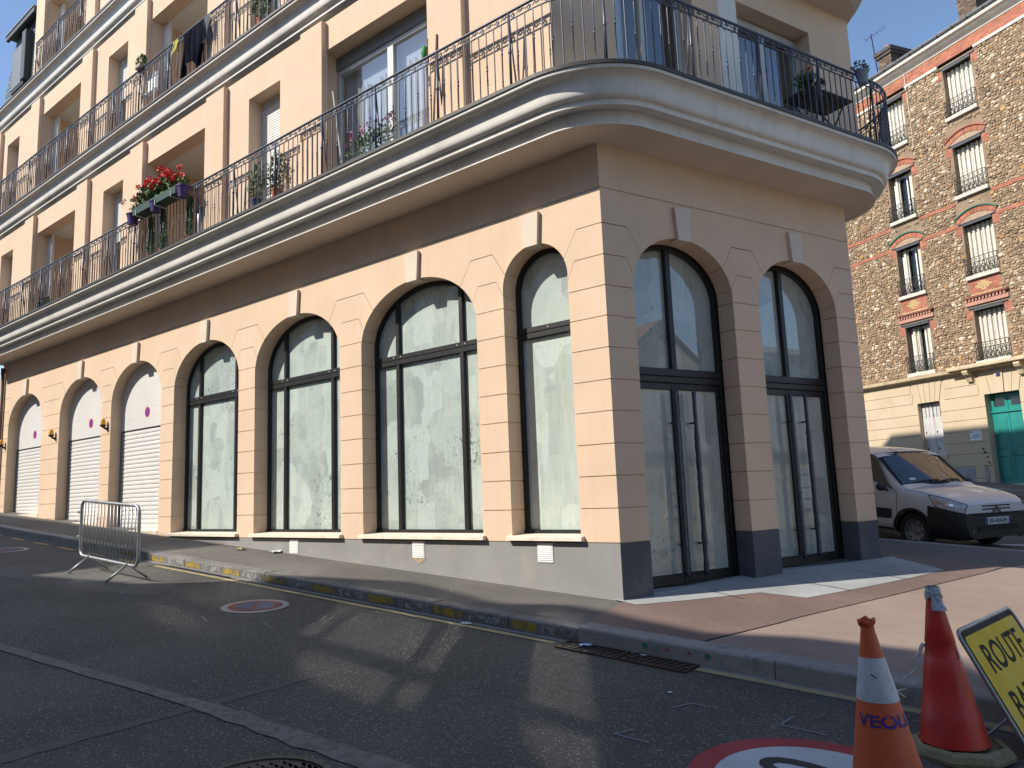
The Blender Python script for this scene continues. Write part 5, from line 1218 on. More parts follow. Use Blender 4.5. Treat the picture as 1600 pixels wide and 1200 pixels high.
VM = Matrix(((vx.x, vy.x, vz.x, VO.x), (vx.y, vy.y, vz.y, VO.y), (vx.z, vy.z, vz.z, VO.z), (0, 0, 0, 1)))
van = bpy.data.objects.new('parked_van', None); link(van, None, VM); tag(van, 'white panel van with black bumper parked past the building corner', 'van')
STN = [ # x, then eight (w,z) pairs from underside centre to roof centre
 (0.00, (0, .27), (.46, .26), (.60, .33), (.655, .50), (.640, .665), (.585, .765), (.46, .795), (0, .805)),
 (-.06, (0, .24), (.54, .23), (.695, .32), (.735, .50), (.725, .685), (.675, .800), (.54, .845), (0, .86)),
 (-.20, (0, .22), (.62, .22), (.785, .32), (.81, .52), (.800, .725), (.745, .860), (.60, .910), (0, .928)),
 (-.45, (0, .22), (.66, .22), (.835, .32), (.85, .54), (.838, .780), (.775, .925), (.62, .975), (0, .995)),
 (-.75, (0, .22), (.66, .22), (.845, .32), (.86, .56), (.850, .840), (.790, .980), (.64, 1.03), (0, 1.048)),
 (-1.0, (0, .22), (.66, .22), (.85, .32), (.865, .58), (.856, .890), (.800, 1.03), (.66, 1.07), (0, 1.09)),
 (-1.3, (0, .22), (.66, .22), (.85, .32), (.866, .58), (.858, .930), (.772, 1.275), (.665, 1.35), (0, 1.385)),
 (-1.62, (0, .22), (.66, .22), (.85, .32), (.866, .58), (.858, .955), (.735, 1.54), (.63, 1.645), (0, 1.685)),
 (-1.95, (0, .22), (.66, .22), (.85, .32), (.866, .58), (.858, .965), (.725, 1.615), (.61, 1.735), (0, 1.775)),
 (-2.8, (0, .22), (.66, .22), (.85, .32), (.866, .58), (.858, .97), (.725, 1.64), (.61, 1.765), (0, 1.805)),
 (-3.7, (0, .24), (.66, .24), (.85, .34), (.866, .58), (.858, .97), (.725, 1.63), (.61, 1.75), (0, 1.79)),
 (-4.05, (0, .30), (.64, .30), (.82, .38), (.84, .58), (.835, .97), (.70, 1.58), (.59, 1.69), (0, 1.73)),
 (-4.12, (0, .34), (.60, .34), (.76, .42), (.78, .6), (.77, .97), (.66, 1.5), (.55, 1.6), (0, 1.64))]
def crom(a, b, c, d, t): return .5 * ((2 * b) + (-a + c) * t + (2 * a - 5 * b + 4 * c - d) * t * t + (-a + 3 * b - 3 * c + d) * t ** 3)
def sec(j, st):
    p = st[1:]; i = min(int(j), 6); t = j - i
    g = lambda k: p[max(0, min(7, k))] if k <= 7 else (-p[6][0], p[6][1])
    a, b, c, d = g(i - 1), g(i), g(i + 1), g(i + 2) if i + 2 <= 7 else (-p[6][0], p[6][1])
    if i == 6: d = (-p[6][0], p[6][1])
    return (crom(a[0], b[0], c[0], d[0], t), crom(a[1], b[1], c[1], d[1], t))
def vsurf(x, j, side):
    xs = [s[0] for s in STN]; i = 0
    while i < len(xs) - 2 and x < xs[i + 1]: i += 1
    t = (xs[i] - x) / (xs[i] - xs[i + 1]); g = lambda k: sec(j, STN[max(0, min(len(STN) - 1, k))])
    a, b, c, d = g(i - 1), g(i), g(i + 1), g(i + 2)
    t = max(0, min(1, t)); w_, z_ = b[0] + (c[0] - b[0]) * t, b[1] + (c[1] - b[1]) * t
    if 0 < i < len(STN) - 2: w_, z_ = crom(a[0], b[0], c[0], d[0], t), crom(a[1], b[1], c[1], d[1], t)
    return Vector((x, side * w_, z_))
def vnorm(x, j, side):
    e = .02; a = vsurf(min(-.0005, x + e), j, side) - vsurf(x - e, j, side); b = vsurf(x, min(7, j + .05), side) - vsurf(x, max(0, j - .05), side)
    n = a.cross(b); n = n.normalized() if n.length > 1e-9 else Vector((1, 0, 0))
    c = vsurf(x, j, side) - Vector((x - .25, 0, .62))
    if n.dot(c) < 0: n = -n
    return n
def patch(mb, fx, fj, side, nu, nv, off, mi=0):
    """fx(a,b), fj(a,b) give surface coordinates for a,b in 0..1"""
    def f(a, b):
        x, j = fx(a, b), fj(a, b); return vsurf(x, j, side) + vnorm(x, j, side) * off
    mb.grid(f, nu, nv, mi)
def vpart(name, mb, mat, auto=40, smooth=None):
    mb.v = [(p[0], p[1], p[2] if p[2] < .6 else .6 + (p[2] - .6) * .87) for p in mb.v]
    me = mb.mesh(name, mat); o = bpy.data.objects.new(name, me); link(o, van, VM)
    bm = bmesh.new(); bm.from_mesh(me); bmesh.ops.remove_doubles(bm, verts=bm.verts, dist=.0004); bmesh.ops.recalc_face_normals(bm, faces=bm.faces); bm.to_mesh(me); bm.free()
    if auto: me.polygons.foreach_set('use_smooth', [True] * len(me.polygons)); me.set_sharp_from_angle(angle=R(auto))
    return o
WHEELS = [(-.80, .30), (-3.47, .30)]
mb = MB(); XS = [0, -.02, -.06, -.12, -.2, -.3, -.45, -.6, -.75, -.88, -1.0, -1.1, -1.2, -1.3, -1.4, -1.5, -1.62, -1.75, -1.95, -2.2, -2.5, -2.8, -3.1, -3.25, -3.4, -3.55, -3.7, -3.9, -4.05, -4.12]
xx = []
for a, b in zip(XS[:-1], XS[1:]):
    n = max(1, int(abs(b - a) / .04)); xx += [a + (b - a) * k / n for k in range(n)]
xx.append(-4.12); JJ = [k * 7 / 56 for k in range(57)]
for side in (-1, 1):
    G = [[vsurf(x, j, side) for j in JJ] for x in xx]; b0 = len(mb.v)
    for row in G: mb.v += [tuple(p) for p in row]
    nj = len(JJ)
    for i in range(len(xx) - 1):
        for j in range(nj - 1):
            c = (G[i][j] + G[i + 1][j + 1]) * .5
            if -1.60 < c.x < -1.05 and JJ[j] > 5.15: continue
            if any((c.x - wx) ** 2 + (c.z - wz) ** 2 < .345 ** 2 and abs(c.y) > .45 for wx, wz in WHEELS): continue
            mb.f.append([b0 + i * nj + j, b0 + (i + 1) * nj + j, b0 + (i + 1) * nj + j + 1, b0 + i * nj + j + 1]); mb.m.append(0); mb.c.append(None)
for x in (0, -4.12):
    ring_ = [vsurf(x, j, 1) for j in JJ] + [vsurf(x, j, -1) for j in JJ[::-1]][1:-1]; mb.add(ring_, [tuple(range(len(ring_)))])
body = vpart('body', mb, M_vw, 32)
# bumper: front cap and wrap round the corners
mb = MB()
for s in (-1, 1): patch(mb, lambda a, b: -.0 - .50 * a, lambda a, b: 1.0 + 2.85 * b, s, 16, 12, .016)
cap = [vsurf(0, 1 + 2.85 * k / 12, 1) + Vector((.016, 0, 0)) for k in range(13)] + [vsurf(0, 1 + 2.85 * k / 12, -1) + Vector((.016, 0, 0)) for k in range(12, -1, -1)]
mb.add(cap, [tuple(range(len(cap)))]); bump = vpart('bumper', mb, M_vb, 40)
mb = MB()
for (z0, z1, y0) in ((.60, .635, .50), (.36, .44, .42)): mb.box(WORLD, .017, .026, -y0, y0, z0, z1)
vpart('bumper_groove', mb, pmat('van_black_gap', (.006, .006, .006), .7), None)
mb = MB(); mb.tube([(.02 + 0, -.52 + .018 * math.cos(a), .36 + .018 * math.sin(a)) for a in [2 * math.pi * k / 10 for k in range(10)]], .005, 4, closed=True); vpart('tow_cover', mb, M_rim)
# side rubbing strip, sill
for s in (-1, 1):
    mb = MB(); patch(mb, lambda a, b: -1.20 - 1.85 * a, lambda a, b: 2.62 + .55 * b, s, 12, 4, .012); vpart('side_moulding', mb, M_vb)
    mb = MB(); patch(mb, lambda a, b: -1.20 - 1.85 * a, lambda a, b: 1.7 + .25 * b, s, 12, 2, .006); vpart('sill', mb, M_vb)
    # front door window and quarter
    jf = lambda b: 4.32 + 1.12 * b
    def fxw(a, b, lo=-1.17, hi=-1.70, r0=-2.02, r1=-2.02): fr_ = lo + (hi - lo) * b ** .9; re_ = r0; return fr_ + (re_ - fr_) * a
    mb = MB(); patch(mb, lambda a, b: fxw(a, b), lambda a, b: jf(b), s, 10, 10, .006); vpart('side_window', mb, M_vg)
    # shut lines
    for pts in ([(-1.10, 1.8 + 2.4 * k / 10) for k in range(11)], [(-2.08, 1.8 + 3.6 * k / 12) for k in range(13)], [(-1.10 - .62 * k / 10, 4.2 + 1.42 * k / 10) for k in range(11)]):
        mb = MB(); mb.tube([vsurf(x, j, s) + vnorm(x, j, s) * .0005 for x, j in pts], .0045, 4); vpart('door_seam', mb, MATS['van_black_gap'])
    mb = MB(); patch(mb, lambda a, b: -1.75 - .16 * a, lambda a, b: 4.02 + .12 * b, s, 3, 2, .02); vpart('door_handle', mb, M_vb)
    # headlamp: corner lens over a bright reflector
    def hx(a, b): return -.010 - (.36 + .16 * b) * a
    def hj(a, b): return 3.86 + (1.45 * (1 - .30 * a * a)) * b + .06 * a
    mb = MB(); patch(mb, hx, hj, s, 12, 10, .012); hl = vpart('headlight', mb, M_vl)
    mb = MB(); patch(mb, lambda a, b: -.13 - .10 * a, lambda a, b: 4.30 + .35 * b, s, 5, 5, .016); vpart('reflector', mb, M_vch)
    mb = MB(); patch(mb, lambda a, b: -.29 - .09 * a, lambda a, b: 4.25 + .30 * b, s, 4, 4, .016); vpart('indicator', mb, M_vam)
    mb = MB(); ed = [(hx(0, k / 8), hj(0, k / 8)) for k in range(9)] + [(hx(k / 10, 1), hj(k / 10, 1)) for k in range(1, 11)] + [(hx(1, 1 - k / 8), hj(1, 1 - k / 8)) for k in range(1, 9)] + [(hx(1 - k / 10, 0), hj(1 - k / 10, 0)) for k in range(1, 10)]
    mb.tube([vsurf(x, j, s) + vnorm(x, j, s) * .012 for x, j in ed], .006, 5, closed=True); vpart('headlight_rim', mb, M_vb)
    # mirror
    mb = MB(); cx, cy_, cz = -1.30, s * 1.0, 1.06
    mb.grid(lambda a, b: (cx + .06 * math.sin(math.pi * b) * math.cos(2 * math.pi * a) + .03, cy_ + .11 * math.cos(math.pi * b), cz + .085 * math.sin(math.pi * b) * math.sin(2 * math.pi * a)), 14, 8); mb.tube([(cx, s * .84, .98), (cx, s * .93, 1.02)], .025, 6); vpart('mirror', mb, M_vb)
# windscreen over a black border
def wsp(a, b, k=1.0):
    b = (b - .5) * 2 * k; lo = Vector((-1.0 - .10 * b * b, .755 * b, 1.095 - .035 * b * b)); hi = Vector((-1.625 - .06 * b * b, .655 * b, 1.70 - .03 * b * b))
    return lo.lerp(hi, a)
mb = MB(); mb.grid(lambda a, b: wsp(a * 1.04 - .02, b, 1.035) + Vector((.000, 0, .000)), 8, 24); vpart('windscreen_seal', mb, M_vb)
mb = MB(); mb.grid(lambda a, b: wsp(.05 + .90 * a, b, .935) + Vector((.010, 0, .010)), 8, 24); ws_o = vpart('windscreen', mb, M_vg)
for (y, z, s_) in ((-.52, 1.135, .055), (-.46, 1.125, .05)):
    x = -1.09; mb = MB(); mb.add([tuple(wsp(.13 + dv, .5 + yy / 1.5) + Vector((.013, 0, .013))) for yy, dv in ((y, 0), (y + s_, 0), (y + s_, .07), (y, .07))], [(0, 1, 2, 3)]); vpart('sticker', mb, M_white, None)
for y0, y1 in ((-.55, .05), (.0, .58)):
    mb = MB(); mb.tube([wsp(.04, .5 + y0 / 1.5) + Vector((.02, 0, .02)), wsp(.10, .5 + (y0 + y1) / 3) + Vector((.022, 0, .022)), wsp(.09, .5 + y1 / 1.5) + Vector((.02, 0, .02))], .009, 5); mb.tube([wsp(-.02, .5 + y1 / 1.5) + Vector((.02, 0, .02)), wsp(.09, .5 + (y0 + y1) / 3 + .06) + Vector((.024, 0, .024))], .007, 5); vpart('wiper', mb, M_vb)
# bonnet panel with shut line, grille and badge, plate
mb = MB()
for s in (-1, 1): mb.tube([vsurf(-.05 - .94 * k / 16, 5.05 + .05 * math.sin(k / 16 * 3.14), s) for k in range(17)], .0045, 4)
vpart('bonnet_seam', mb, MATS['van_black_gap'])
for z in (.762, .705):
    mb = MB(); n = 12; y0 = .47 if z > .73 else .42
    for k in range(n):
        ya, yb = -y0 + 2 * y0 * k / n, -y0 + 2 * y0 * (k + 1) / n; xa, xb = .004 - .03 * abs(ya / .6) ** 3, .004 - .03 * abs(yb / .6) ** 3
        mb.add([(xa, ya, z - .012), (xb, yb, z - .012), (xb, yb, z + .012), (xa, ya, z + .012)], [(0, 1, 2, 3)])
    vpart('grille_slot', mb, MATS['van_black_gap'], None)
for k, zz in enumerate((.745, .70)):
    mb = MB(); w_, t_ = .085, .020; P = [(-w_, zz - .042), (0, zz + .012), (w_, zz - .042), (w_, zz - .042 - t_ * 1.2), (0, zz + .012 - t_ * 1.3), (-w_, zz - .042 - t_ * 1.2)]
    fr_ = Fr((0, 0, 0), (0, 1, 0), (1, 0, 0)); mb.prism(fr_, P, 0, .018 + .002 * k); vpart('badge_chevron', mb, pmat('dull_chrome', (.20, .20, .21), .25, metal=.8), None)
mb = MB(); fr_ = Fr((0, 0, 0), (0, 1, 0), (1, 0, 0)); mb.bbox(fr_, -.26, .26, .016, .026, .455, .565, .003); pl_ = vpart('number_plate', mb, pmat('plate_white', (.60, .62, .64), .4), None)
for u in (-.26, .223): mb = MB(); mb.box(fr_, u, u + .037, .026, .0275, .458, .562); vpart('plate_band', mb, pmat('plate_blue', (.02, .05, .30), .4), None)
tm = text_mesh('BX-424-EH', .088, .0005, bold=.0012)
vs = [(.0285 + v.co.z, v.co.x * .92, .51 + v.co.y * 1.05) for v in tm.vertices]; me = bpy.data.meshes.new('plate_lettering'); me.from_pydata(vs, [], [tuple(p.vertices) for p in tm.polygons]); me.materials.append(pmat('plate_black', (.015, .015, .018), .5)); link(bpy.data.objects.new('plate_lettering', me), van, VM)
mb = MB(); mb.tube([(-1.75, -.30, 1.765), (-1.52, -.30, 1.70)], .006, 5); mb.lathe([(0, 0), (.02, 0), (.016, .025), (0, .03)], c=(-1.60, -.30, 1.675), seg=8); vpart('roof_aerial', mb, M_vb)
# wheels, arches
for wx, wz in WHEELS:
    for s in (-1, 1):
        ax = Vector((0, s, 0)); c = Vector((wx, s * .70, wz - .005)); w = bpy.data.objects.new('wheel', None); link(w, van, VM @ Matrix.Translation(c))
        mb = MB(); mb.lathe([(.19, -.08), (.27, -.085), (.297, -.06), (.300, 0), (.297, .06), (.28, .085), (.20, .08), (.19, .06)], c=c + ax * .055, seg=36, axis=ax); t = vpart('tyre', mb, M_ty); t.parent = w; t.matrix_parent_inverse = W[w].inverted()
        mb = MB(); mb.lathe([(.0, .045), (.05, .05), (.065, .03), (.12, .035), (.155, .055), (.175, .03), (.19, .075), (.197, .075), (.197, .0)], c=c + ax * .055, seg=30, axis=ax); t = vpart('rim', mb, M_rim); t.parent = w; t.matrix_parent_inverse = W[w].inverted()
        for k in range(8):
            a = 2 * math.pi * k / 8; mb = MB(); mb.lathe([(0, .002), (.016, .002), (.016, -.01)], c=c + ax * .108 + Vector((.145 * math.cos(a), 0, .145 * math.sin(a))), seg=8, axis=ax); t = vpart('rim_hole', mb, M_ty, None); t.parent = w; t.matrix_parent_inverse = W[w].inverted()
        mb = MB(); n = 26
        for k in range(n):
            a, b = math.pi * (-.08 + 1.16 * k / n), math.pi * (-.08 + 1.16 * (k + 1) / n); q = []
            for (r_, th) in ((.335, a), (.335, b), (.385, b), (.385, a)): q.append(Vector((wx + r_ * math.cos(th), 0, wz + r_ * math.sin(th))))
            def ysurf(p):
                best = None
                for j10 in range(10, 50):
                    q_ = vsurf(min(-.001, p.x), j10 / 10, 1)
                    if best is None or abs(q_.z - p.z) < best[0]: best = (abs(q_.z - p.z), q_.y)
                return best[1]
            out_ = [Vector((p.x, s * (ysurf(p) + .012), p.z)) for p in q]; inn = [Vector((p.x, s * .55, p.z)) for p in q[:2]]
            mb.quad(*out_); mb.quad(out_[0], out_[1], inn[1], inn[0])
        vpart('wheel_arch', mb, M_vb, 60)
mb = MB(); mb.box(WORLD, -4.0, -.3, -.56, .56, .24, .72); vpart('chassis', mb, MATS['van_black_gap'], None)

# ------------------------------------------------------------------ street things
# crowd barrier
M_galv = pmat('galvanised_tube', (.34, .35, .36), .45, .12, 14, .08, 60, metal=.75)
bA, bB = Vector((-7.55, -2.26, 0)), Vector((-5.78, -2.26, 0)); L_ = (bB - bA).length; ex = (bB - bA).normalized(); gA, gB = zr(bA.x, bA.y), zr(bB.x, bB.y)
sl_ = (gB - gA) / L_
bar = thing('crowd_barrier', ((bA + bB) / 2 + Vector((0, 0, (gA + gB) / 2))), 'galvanised steel crowd barrier with vertical bars standing on the road', 'barrier')
def bp_(s, z, d=0.): p = bA + ex * s; return Vector((p.x, p.y + d, gA + sl_ * s + z))
def arcp(cx, cz, r_, a0, a1, n=6): return [bp_(cx + r_ * math.cos(a0 + (a1 - a0) * k / n), cz + r_ * math.sin(a0 + (a1 - a0) * k / n)) for k in range(n + 1)]
r_ = .11; z0_, z1_ = .20, .97
loop = arcp(r_, z0_ + r_, r_, math.pi, 1.5 * math.pi) + arcp(L_ - r_, z0_ + r_, r_, 1.5 * math.pi, 2 * math.pi) + arcp(L_ - r_, z1_ - r_, r_, 0, .5 * math.pi) + arcp(r_, z1_ - r_, r_, .5 * math.pi, math.pi)
mb = MB(); mb.tube(loop, .021, 10, closed=True); mb.build('frame', M_galv, bar, smooth=True)
for k in range(16):
    s = L_ * (k + 1) / 17; mb = MB(); mb.tube([bp_(s, z0_), bp_(s, z1_)], .0085, 7); mb.build('bar', M_galv, bar, smooth=True)
for s in (.30, L_ - .30):
    for d in (-1, 1): mb = MB(); p1 = bp_(s + .0, .01, d * .26); p1.z = zr(p1.x, p1.y) + .012; mb.tube([bp_(s - .03 * d, z0_ + .02), p1], .016, 8); mb.build('leg', M_galv, bar, smooth=True)
for z in (.45, .80): mb = MB(); mb.bbox(Fr(bp_(-.10, z), (1, 0, 0), (0, -1, 0)), 0, .09, -.02, .02, -.018, .018, .006); mb.build('hook', M_galv, bar)
# traffic cones
def at_px(px, py, dist):
    d = fw + rt2 * ((px - 800) / 1162.6) - up2 * ((py - 600) / 1162.6); return CAMP + d * dist
M_or = pmat('orange_cone_plastic', (.62, .105, .035), .5, .08, 5, .05, 40, dirt=(.30, .07, .03), dirt_amt=.45, dirt_scale=5, bump=.1)
M_rd = pmat('red_cone_plastic', (.52, .022, .018), .42, .10, 5, .05, 40, dirt=(.34, .05, .045), dirt_amt=.6, dirt_scale=4, bump=.1)
M_band = pmat('reflective_white_band', (.52, .54, .60), .4, .12, 12, .1, 60, dirt=(.32, .32, .36), dirt_amt=.5, dirt_scale=9)
M_base = pmat('dirty_rubber_base', (.23, .20, .11), .8, .2, 5, .15, 40, dirt=(.12, .11, .07), dirt_amt=.6, dirt_scale=6)
def cone_at(top, H, lab, mat, name='traffic_cone'):
    x, y = top.x, top.y; g = zr(x, y); t = thing(name, (x, y, g), lab, 'traffic cone', 'traffic cones at the kerb'); return t, x, y, g
P1 = at_px(1353, 966, 3.12); g1 = zr(P1.x, P1.y); H1 = P1.z - g1
t, x, y, g = cone_at(P1, H1, 'orange traffic cone with one white band and blue lettering', M_or)
r0, rb = .028, .028 + .150 * (H1 - .03) / .80
rad1 = lambda z: r0 + (rb - r0) * (H1 - .05 - z) / (H1 - .05)
zb0, zb1 = H1 - .365 * H1 / .93, H1 - .165 * H1 / .93
zb1 = at_px(1357, 1023, 3.12).z - g; zb0 = at_px(1368, 1086, 3.12).z - g
mb = MB(); prof = [(rad1(.03) , .03)] + [(rad1(.03 + (H1 - .09) * k / 24), .03 + (H1 - .09) * k / 24) for k in range(1, 25)] + [(.028, H1 - .05), (.026, H1 - .03), (.033, H1 - .024), (.035, H1 - .008), (.030, H1), (.02, H1 - .004), (.018, H1 - .03)]
mb.lathe(prof, c=(x, y, g), seg=40); cb = mb.build('cone_body', M_or, t, autosmooth=50)
for v in cb.data.vertices:
    if v.co.z > g + H1 - .03: v.co.x += .004 * math.sin(v.co.y * 200); v.co.z += .006 * math.sin(v.co.x * 160)
mb = MB(); mb.lathe([(rad1(zb0) + .0025, zb0), (rad1(zb1) + .0025, zb1)], c=(x, y, g), seg=40); mb.build('white_band', M_band, t, smooth=True)
mb = MB(); S_ = .25; mb.bbox(Fr((x, y, g), (1, 0, 0), (0, 0, 1)), -S_, S_, -.0, .035, -S_, S_, .02); mb.build('base', M_base, t)
zt = at_px(1380, 1112, 3.12).z - g
tm = text_mesh('VEOLIA', .084, .0004, align='LEFT', bold=.0022); c2w = Vector((CAMP.x - x, CAMP.y - y, 0)); a_cam = math.atan2(c2w.y, c2w.x)
vs = []
for v in tm.vertices:
    rr = rad1(zt + v.co.y) + .0022 + v.co.z; a = a_cam - 1.02 + v.co.x / rad1(zt); vs.append((x + rr * math.cos(a), y + rr * math.sin(a), g + zt + v.co.y * .75))
me = bpy.data.meshes.new('lettering'); me.from_pydata(vs, [], [tuple(p.vertices) for p in tm.polygons]); me.materials.append(pmat('navy_print', (.035, .022, .20), .5, .2, 30)); link(bpy.data.objects.new('lettering', me), t)
mb = MB(); za = zb0 + .10; aa = a_cam - .12
mb.tube([(x + (rad1(za) + .004) * math.cos(aa - .08), y + (rad1(za) + .004) * math.sin(aa - .08), g + za + .010), (x + (rad1(za) + .004) * math.cos(aa + .25), y + (rad1(za) + .004) * math.sin(aa + .25), g + za - .008)], .0022, 4); mb.build('scratch', M_dark, t)
P2 = at_px(1456, 918, 4.25); g2 = zr(P2.x, P2.y); H2 = P2.z - g2
t, x, y, g = cone_at(P2, H2, 'plain red traffic cone with grey tape on its tip and a torn reflective strip', M_rd)
rad2 = lambda z: .028 + .150 * (H2 - z) / (H2)
mb = MB(); z1a = .27 * H2
prof = [(rad2(.06) + .004, .06), (rad2(.10) + .003, .10)] + [(rad2(z) + .003, z) for z in (.16, z1a - .01)] + [(rad2(z1a) - .001, z1a)] + [(rad2(z), z) for z in (.4 * H2, .5 * H2, .565 * H2)] + [(rad2(.57 * H2) - .003, .57 * H2), (rad2(.66 * H2) - .003, .66 * H2), (rad2(.665 * H2), .665 * H2)] + [(rad2(z), z) for z in (.8 * H2, .95 * H2, .985 * H2)] + [(.02, H2), (0, H2)]
mb.lathe(prof, c=(x, y, g), seg=40); mb.build('cone_body', M_rd, t, autosmooth=50)
mb = MB(); S_ = .245; n = 40
mb.lathe([(.0, 0), (.26, 0), (.265, .02), (.25, .05), (.21, .062), (.20, .045), (.19, .04), (.0, .04)], c=(x + .02, y, g), seg=8); mb.build('base', M_base, t)
M_tape = pmat('grey_duct_tape', (.30, .33, .37), .35, .25, 40, .2, 90, coat=.4, coatr=.2, bump=.8, bscale=60)
rr = random.Random(5); mb = MB()
mb.grid(lambda a, b: (x + (rad2(H2 - .07 * b) + .004 + .006 * rr.random()) * math.cos(a * 2 * math.pi), y + (rad2(H2 - .07 * b) + .004 + .006 * rr.random()) * math.sin(a * 2 * math.pi), g + H2 + .008 - .055 * b * (1 + .35 * math.sin(a * 13))), 18, 4)
a0 = a_cam + .3; mb.grid(lambda a, b: (x + (.034 + .03 * b + .006 * rr.random()) * math.cos(a0 + (a - .5) * 1.3), y + (.034 + .03 * b + .006 * rr.random()) * math.sin(a0 + (a - .5) * 1.3), g + H2 - .02 - .10 * b), 4, 6); mb.build('tape', M_tape, t, fixn=False)
mb = MB(); al = a_cam - 1.45; pts = [(x + (rad2(.64 * H2 - .02 * k) + .004 + .012 * k * rr.random()) * math.cos(al + .05 * rr.random()) - .006 * k, y + (rad2(.64 * H2) + .004) * math.sin(al), g + .65 * H2 - .028 * k) for k in range(12)]
mb.tube(pts, [.012 - .0004 * k * rr.random() * 10 for k in range(12)], 5); mb.build('torn_strip', pmat('torn_reflective', (.62, .63, .66), .4, .2, 30), t, fixn=False)
mb = MB(); aa = a_cam + 1.05; mb.grid(lambda a, b: (x + (rad2(.58 * H2 + .05 * b) + .004) * math.cos(aa + a * (.40 - .30 * b)), y + (rad2(.58 * H2 + .05 * b) + .004) * math.sin(aa + a * (.40 - .30 * b)), g + .57 * H2 + .06 * b), 3, 3); mb.build('strip_remnant', MATS['torn_reflective'], t, fixn=False)
# the two cones lean a little: shear their parts sideways below the tip
for e, top, k in ((bpy.data.objects['traffic_cone'], P1, .045), (bpy.data.objects['traffic_cone.001'], P2, .035)):
    for o in e.children:
        for v in o.data.vertices:
            dz = top.z - v.co.z; v.co.x += rt2.x * k * dz; v.co.y += rt2.y * k * dz
# road-closed sign on folding legs
TL = at_px(1494, 987, 4.28); hd = Vector((.150, .989, 0)).normalized(); nd = Vector((hd.y, -hd.x, 0)); lean = R(26); dn = (nd * math.sin(lean) - Vector((0, 0, 1)) * math.cos(lean)); fn = (nd * math.cos(lean) + Vector((0, 0, 1)) * math.sin(lean)).normalized()
gS = zr(TL.x, TL.y); SH = min(.70, (TL.z - gS - .02) / math.cos(lean)); SW = 1.05
sg = thing('road_sign', TL + dn * SH, 'yellow road closed sign in a dark frame leaning on folding legs', 'sign')
def sp_pt(u, v, o=0.): return TL + hd * u + dn * v + fn * o
def rrect(x0, x1, y0, y1, r_, n=5):
    o = []
    for cx, cy_, a in ((x1 - r_, y1 - r_, 0), (x0 + r_, y1 - r_, 90), (x0 + r_, y0 + r_, 180), (x1 - r_, y0 + r_, 270)):
        for k in range(n + 1): an_ = R(a + 90 * k / n); o.append((cx + r_ * math.cos(an_), cy_ + r_ * math.sin(an_)))
    return o
def plate(name, poly, o0, o1, mat, parent):
    mb = MB(); n = len(poly); P = [sp_pt(u, v, o0) for u, v in poly] + [sp_pt(u, v, o1) for u, v in poly]; mb.add(P, [(i, (i + 1) % n, n + (i + 1) % n, n + i) for i in range(n)] + [tuple(range(n)), tuple(range(n, 2 * n))]); return mb.build(name, mat, parent)
M_sy = pmat('sign_yellow', (.74, .50, .04), .6, .10, 5, .05, 30, spec=.08, coat=.0, coatr=.12, dirt=(.50, .42, .18), dirt_amt=.5, dirt_scale=5)
M_sk = pmat('sign_dark_border', (.045, .04, .035), .7, .2, 9, spec=.1)
plate('panel', rrect(0, SW, 0, SH, .05), -.012, .0, M_galv, sg)
plate('border', rrect(.012, SW - .012, .012, SH - .012, .045), .0005, .003, M_sk, sg)
plate('face', rrect(.045, SW - .045, .045, SH - .045, .03), .0035, .005, M_sy, sg)
mb = MB(); mb.tube([sp_pt(u, v, .0) for u, v in rrect(0, SW, 0, SH, .05)], .011, 8, closed=True); mb.build('rim', M_galv, sg, smooth=True)
for txt, vv in (('ROUTE', .205), ('BARRÉE', .475)):
    tm = text_mesh(txt, .205, 0, align='LEFT', bold=.003); wd = max(v.co.x for v in tm.vertices) - min(v.co.x for v in tm.vertices); k_ = min(1.1, (SW - .24) / wd)
    me = bpy.data.meshes.new('lettering'); me.from_pydata([tuple(sp_pt(.16 + v.co.x * k_, vv - v.co.y * 1.12, .0065)) for v in tm.vertices], [], [tuple(p.vertices) for p in tm.polygons]); me.materials.append(pmat('sign_black', (.03, .026, .022), .7, spec=.1)); link(bpy.data.objects.new('lettering', me), sg)
for u in (.10, SW - .15):
    a = sp_pt(u, SH * .72, -.02); f = a - nd * .18; f.z = zr(f.x, f.y) + .006; mb = MB(); mb.tube([a, f], .008, 6); mb.build('leg', M_galv, sg)
    a = sp_pt(u + .02, SH * .95, -.02); f = a + nd * .03; f.z = zr(f.x, f.y) + .006; mb = MB(); mb.tube([a, f], .008, 6); mb.build('leg', M_galv, sg)

# ------------------------------------------------------------------ things on the balconies
M_leaf = pmat('leaf', (.06, .12, .03), .55, .15, 12, .1, 60, attr='col'); M_flow = pmat('petal', (.6, .03, .02), .6, .1, 20, attr='col')
M_soil = pmat('pot_soil', (.05, .035, .025), .95)
def foliage(mb, c, rad, n, size, cols, rnd, up=.0, narrow=.45, fr=FA):
    """leaf-sized quads (two triangles, folded) scattered through an ellipsoid given in (u,d,z)"""
    for _ in range(n):
        while True:
            p = [rnd.uniform(-1, 1) for _ in range(3)]
            l = math.sqrt(sum(q * q for q in p))
            if .25 < l < 1: break
        P = fr(c[0] + p[0] * rad[0], c[1] + p[1] * rad[1], c[2] + p[2] * rad[2])
        d = Vector((p[0] + rnd.uniform(-.7, .7), p[1] + rnd.uniform(-.7, .7), p[2] + up + rnd.uniform(-.5, .7))).normalized()
        s = d.cross(Vector((rnd.uniform(-1, 1), rnd.uniform(-1, 1), rnd.uniform(-1, 1)))).normalized(); sz = size * rnd.uniform(.6, 1.3); f = rnd.uniform(.7, 1.35); col = rnd.choice(cols); col = tuple(q * f for q in col)
        a, b, cc, e = P, P + d * sz * .5 + s * sz * narrow * .5, P + d * sz, P + d * sz * .5 - s * sz * narrow * .5
        mb.add([a, b, cc, e], [(0, 1, 2), (0, 2, 3)], 0, col)
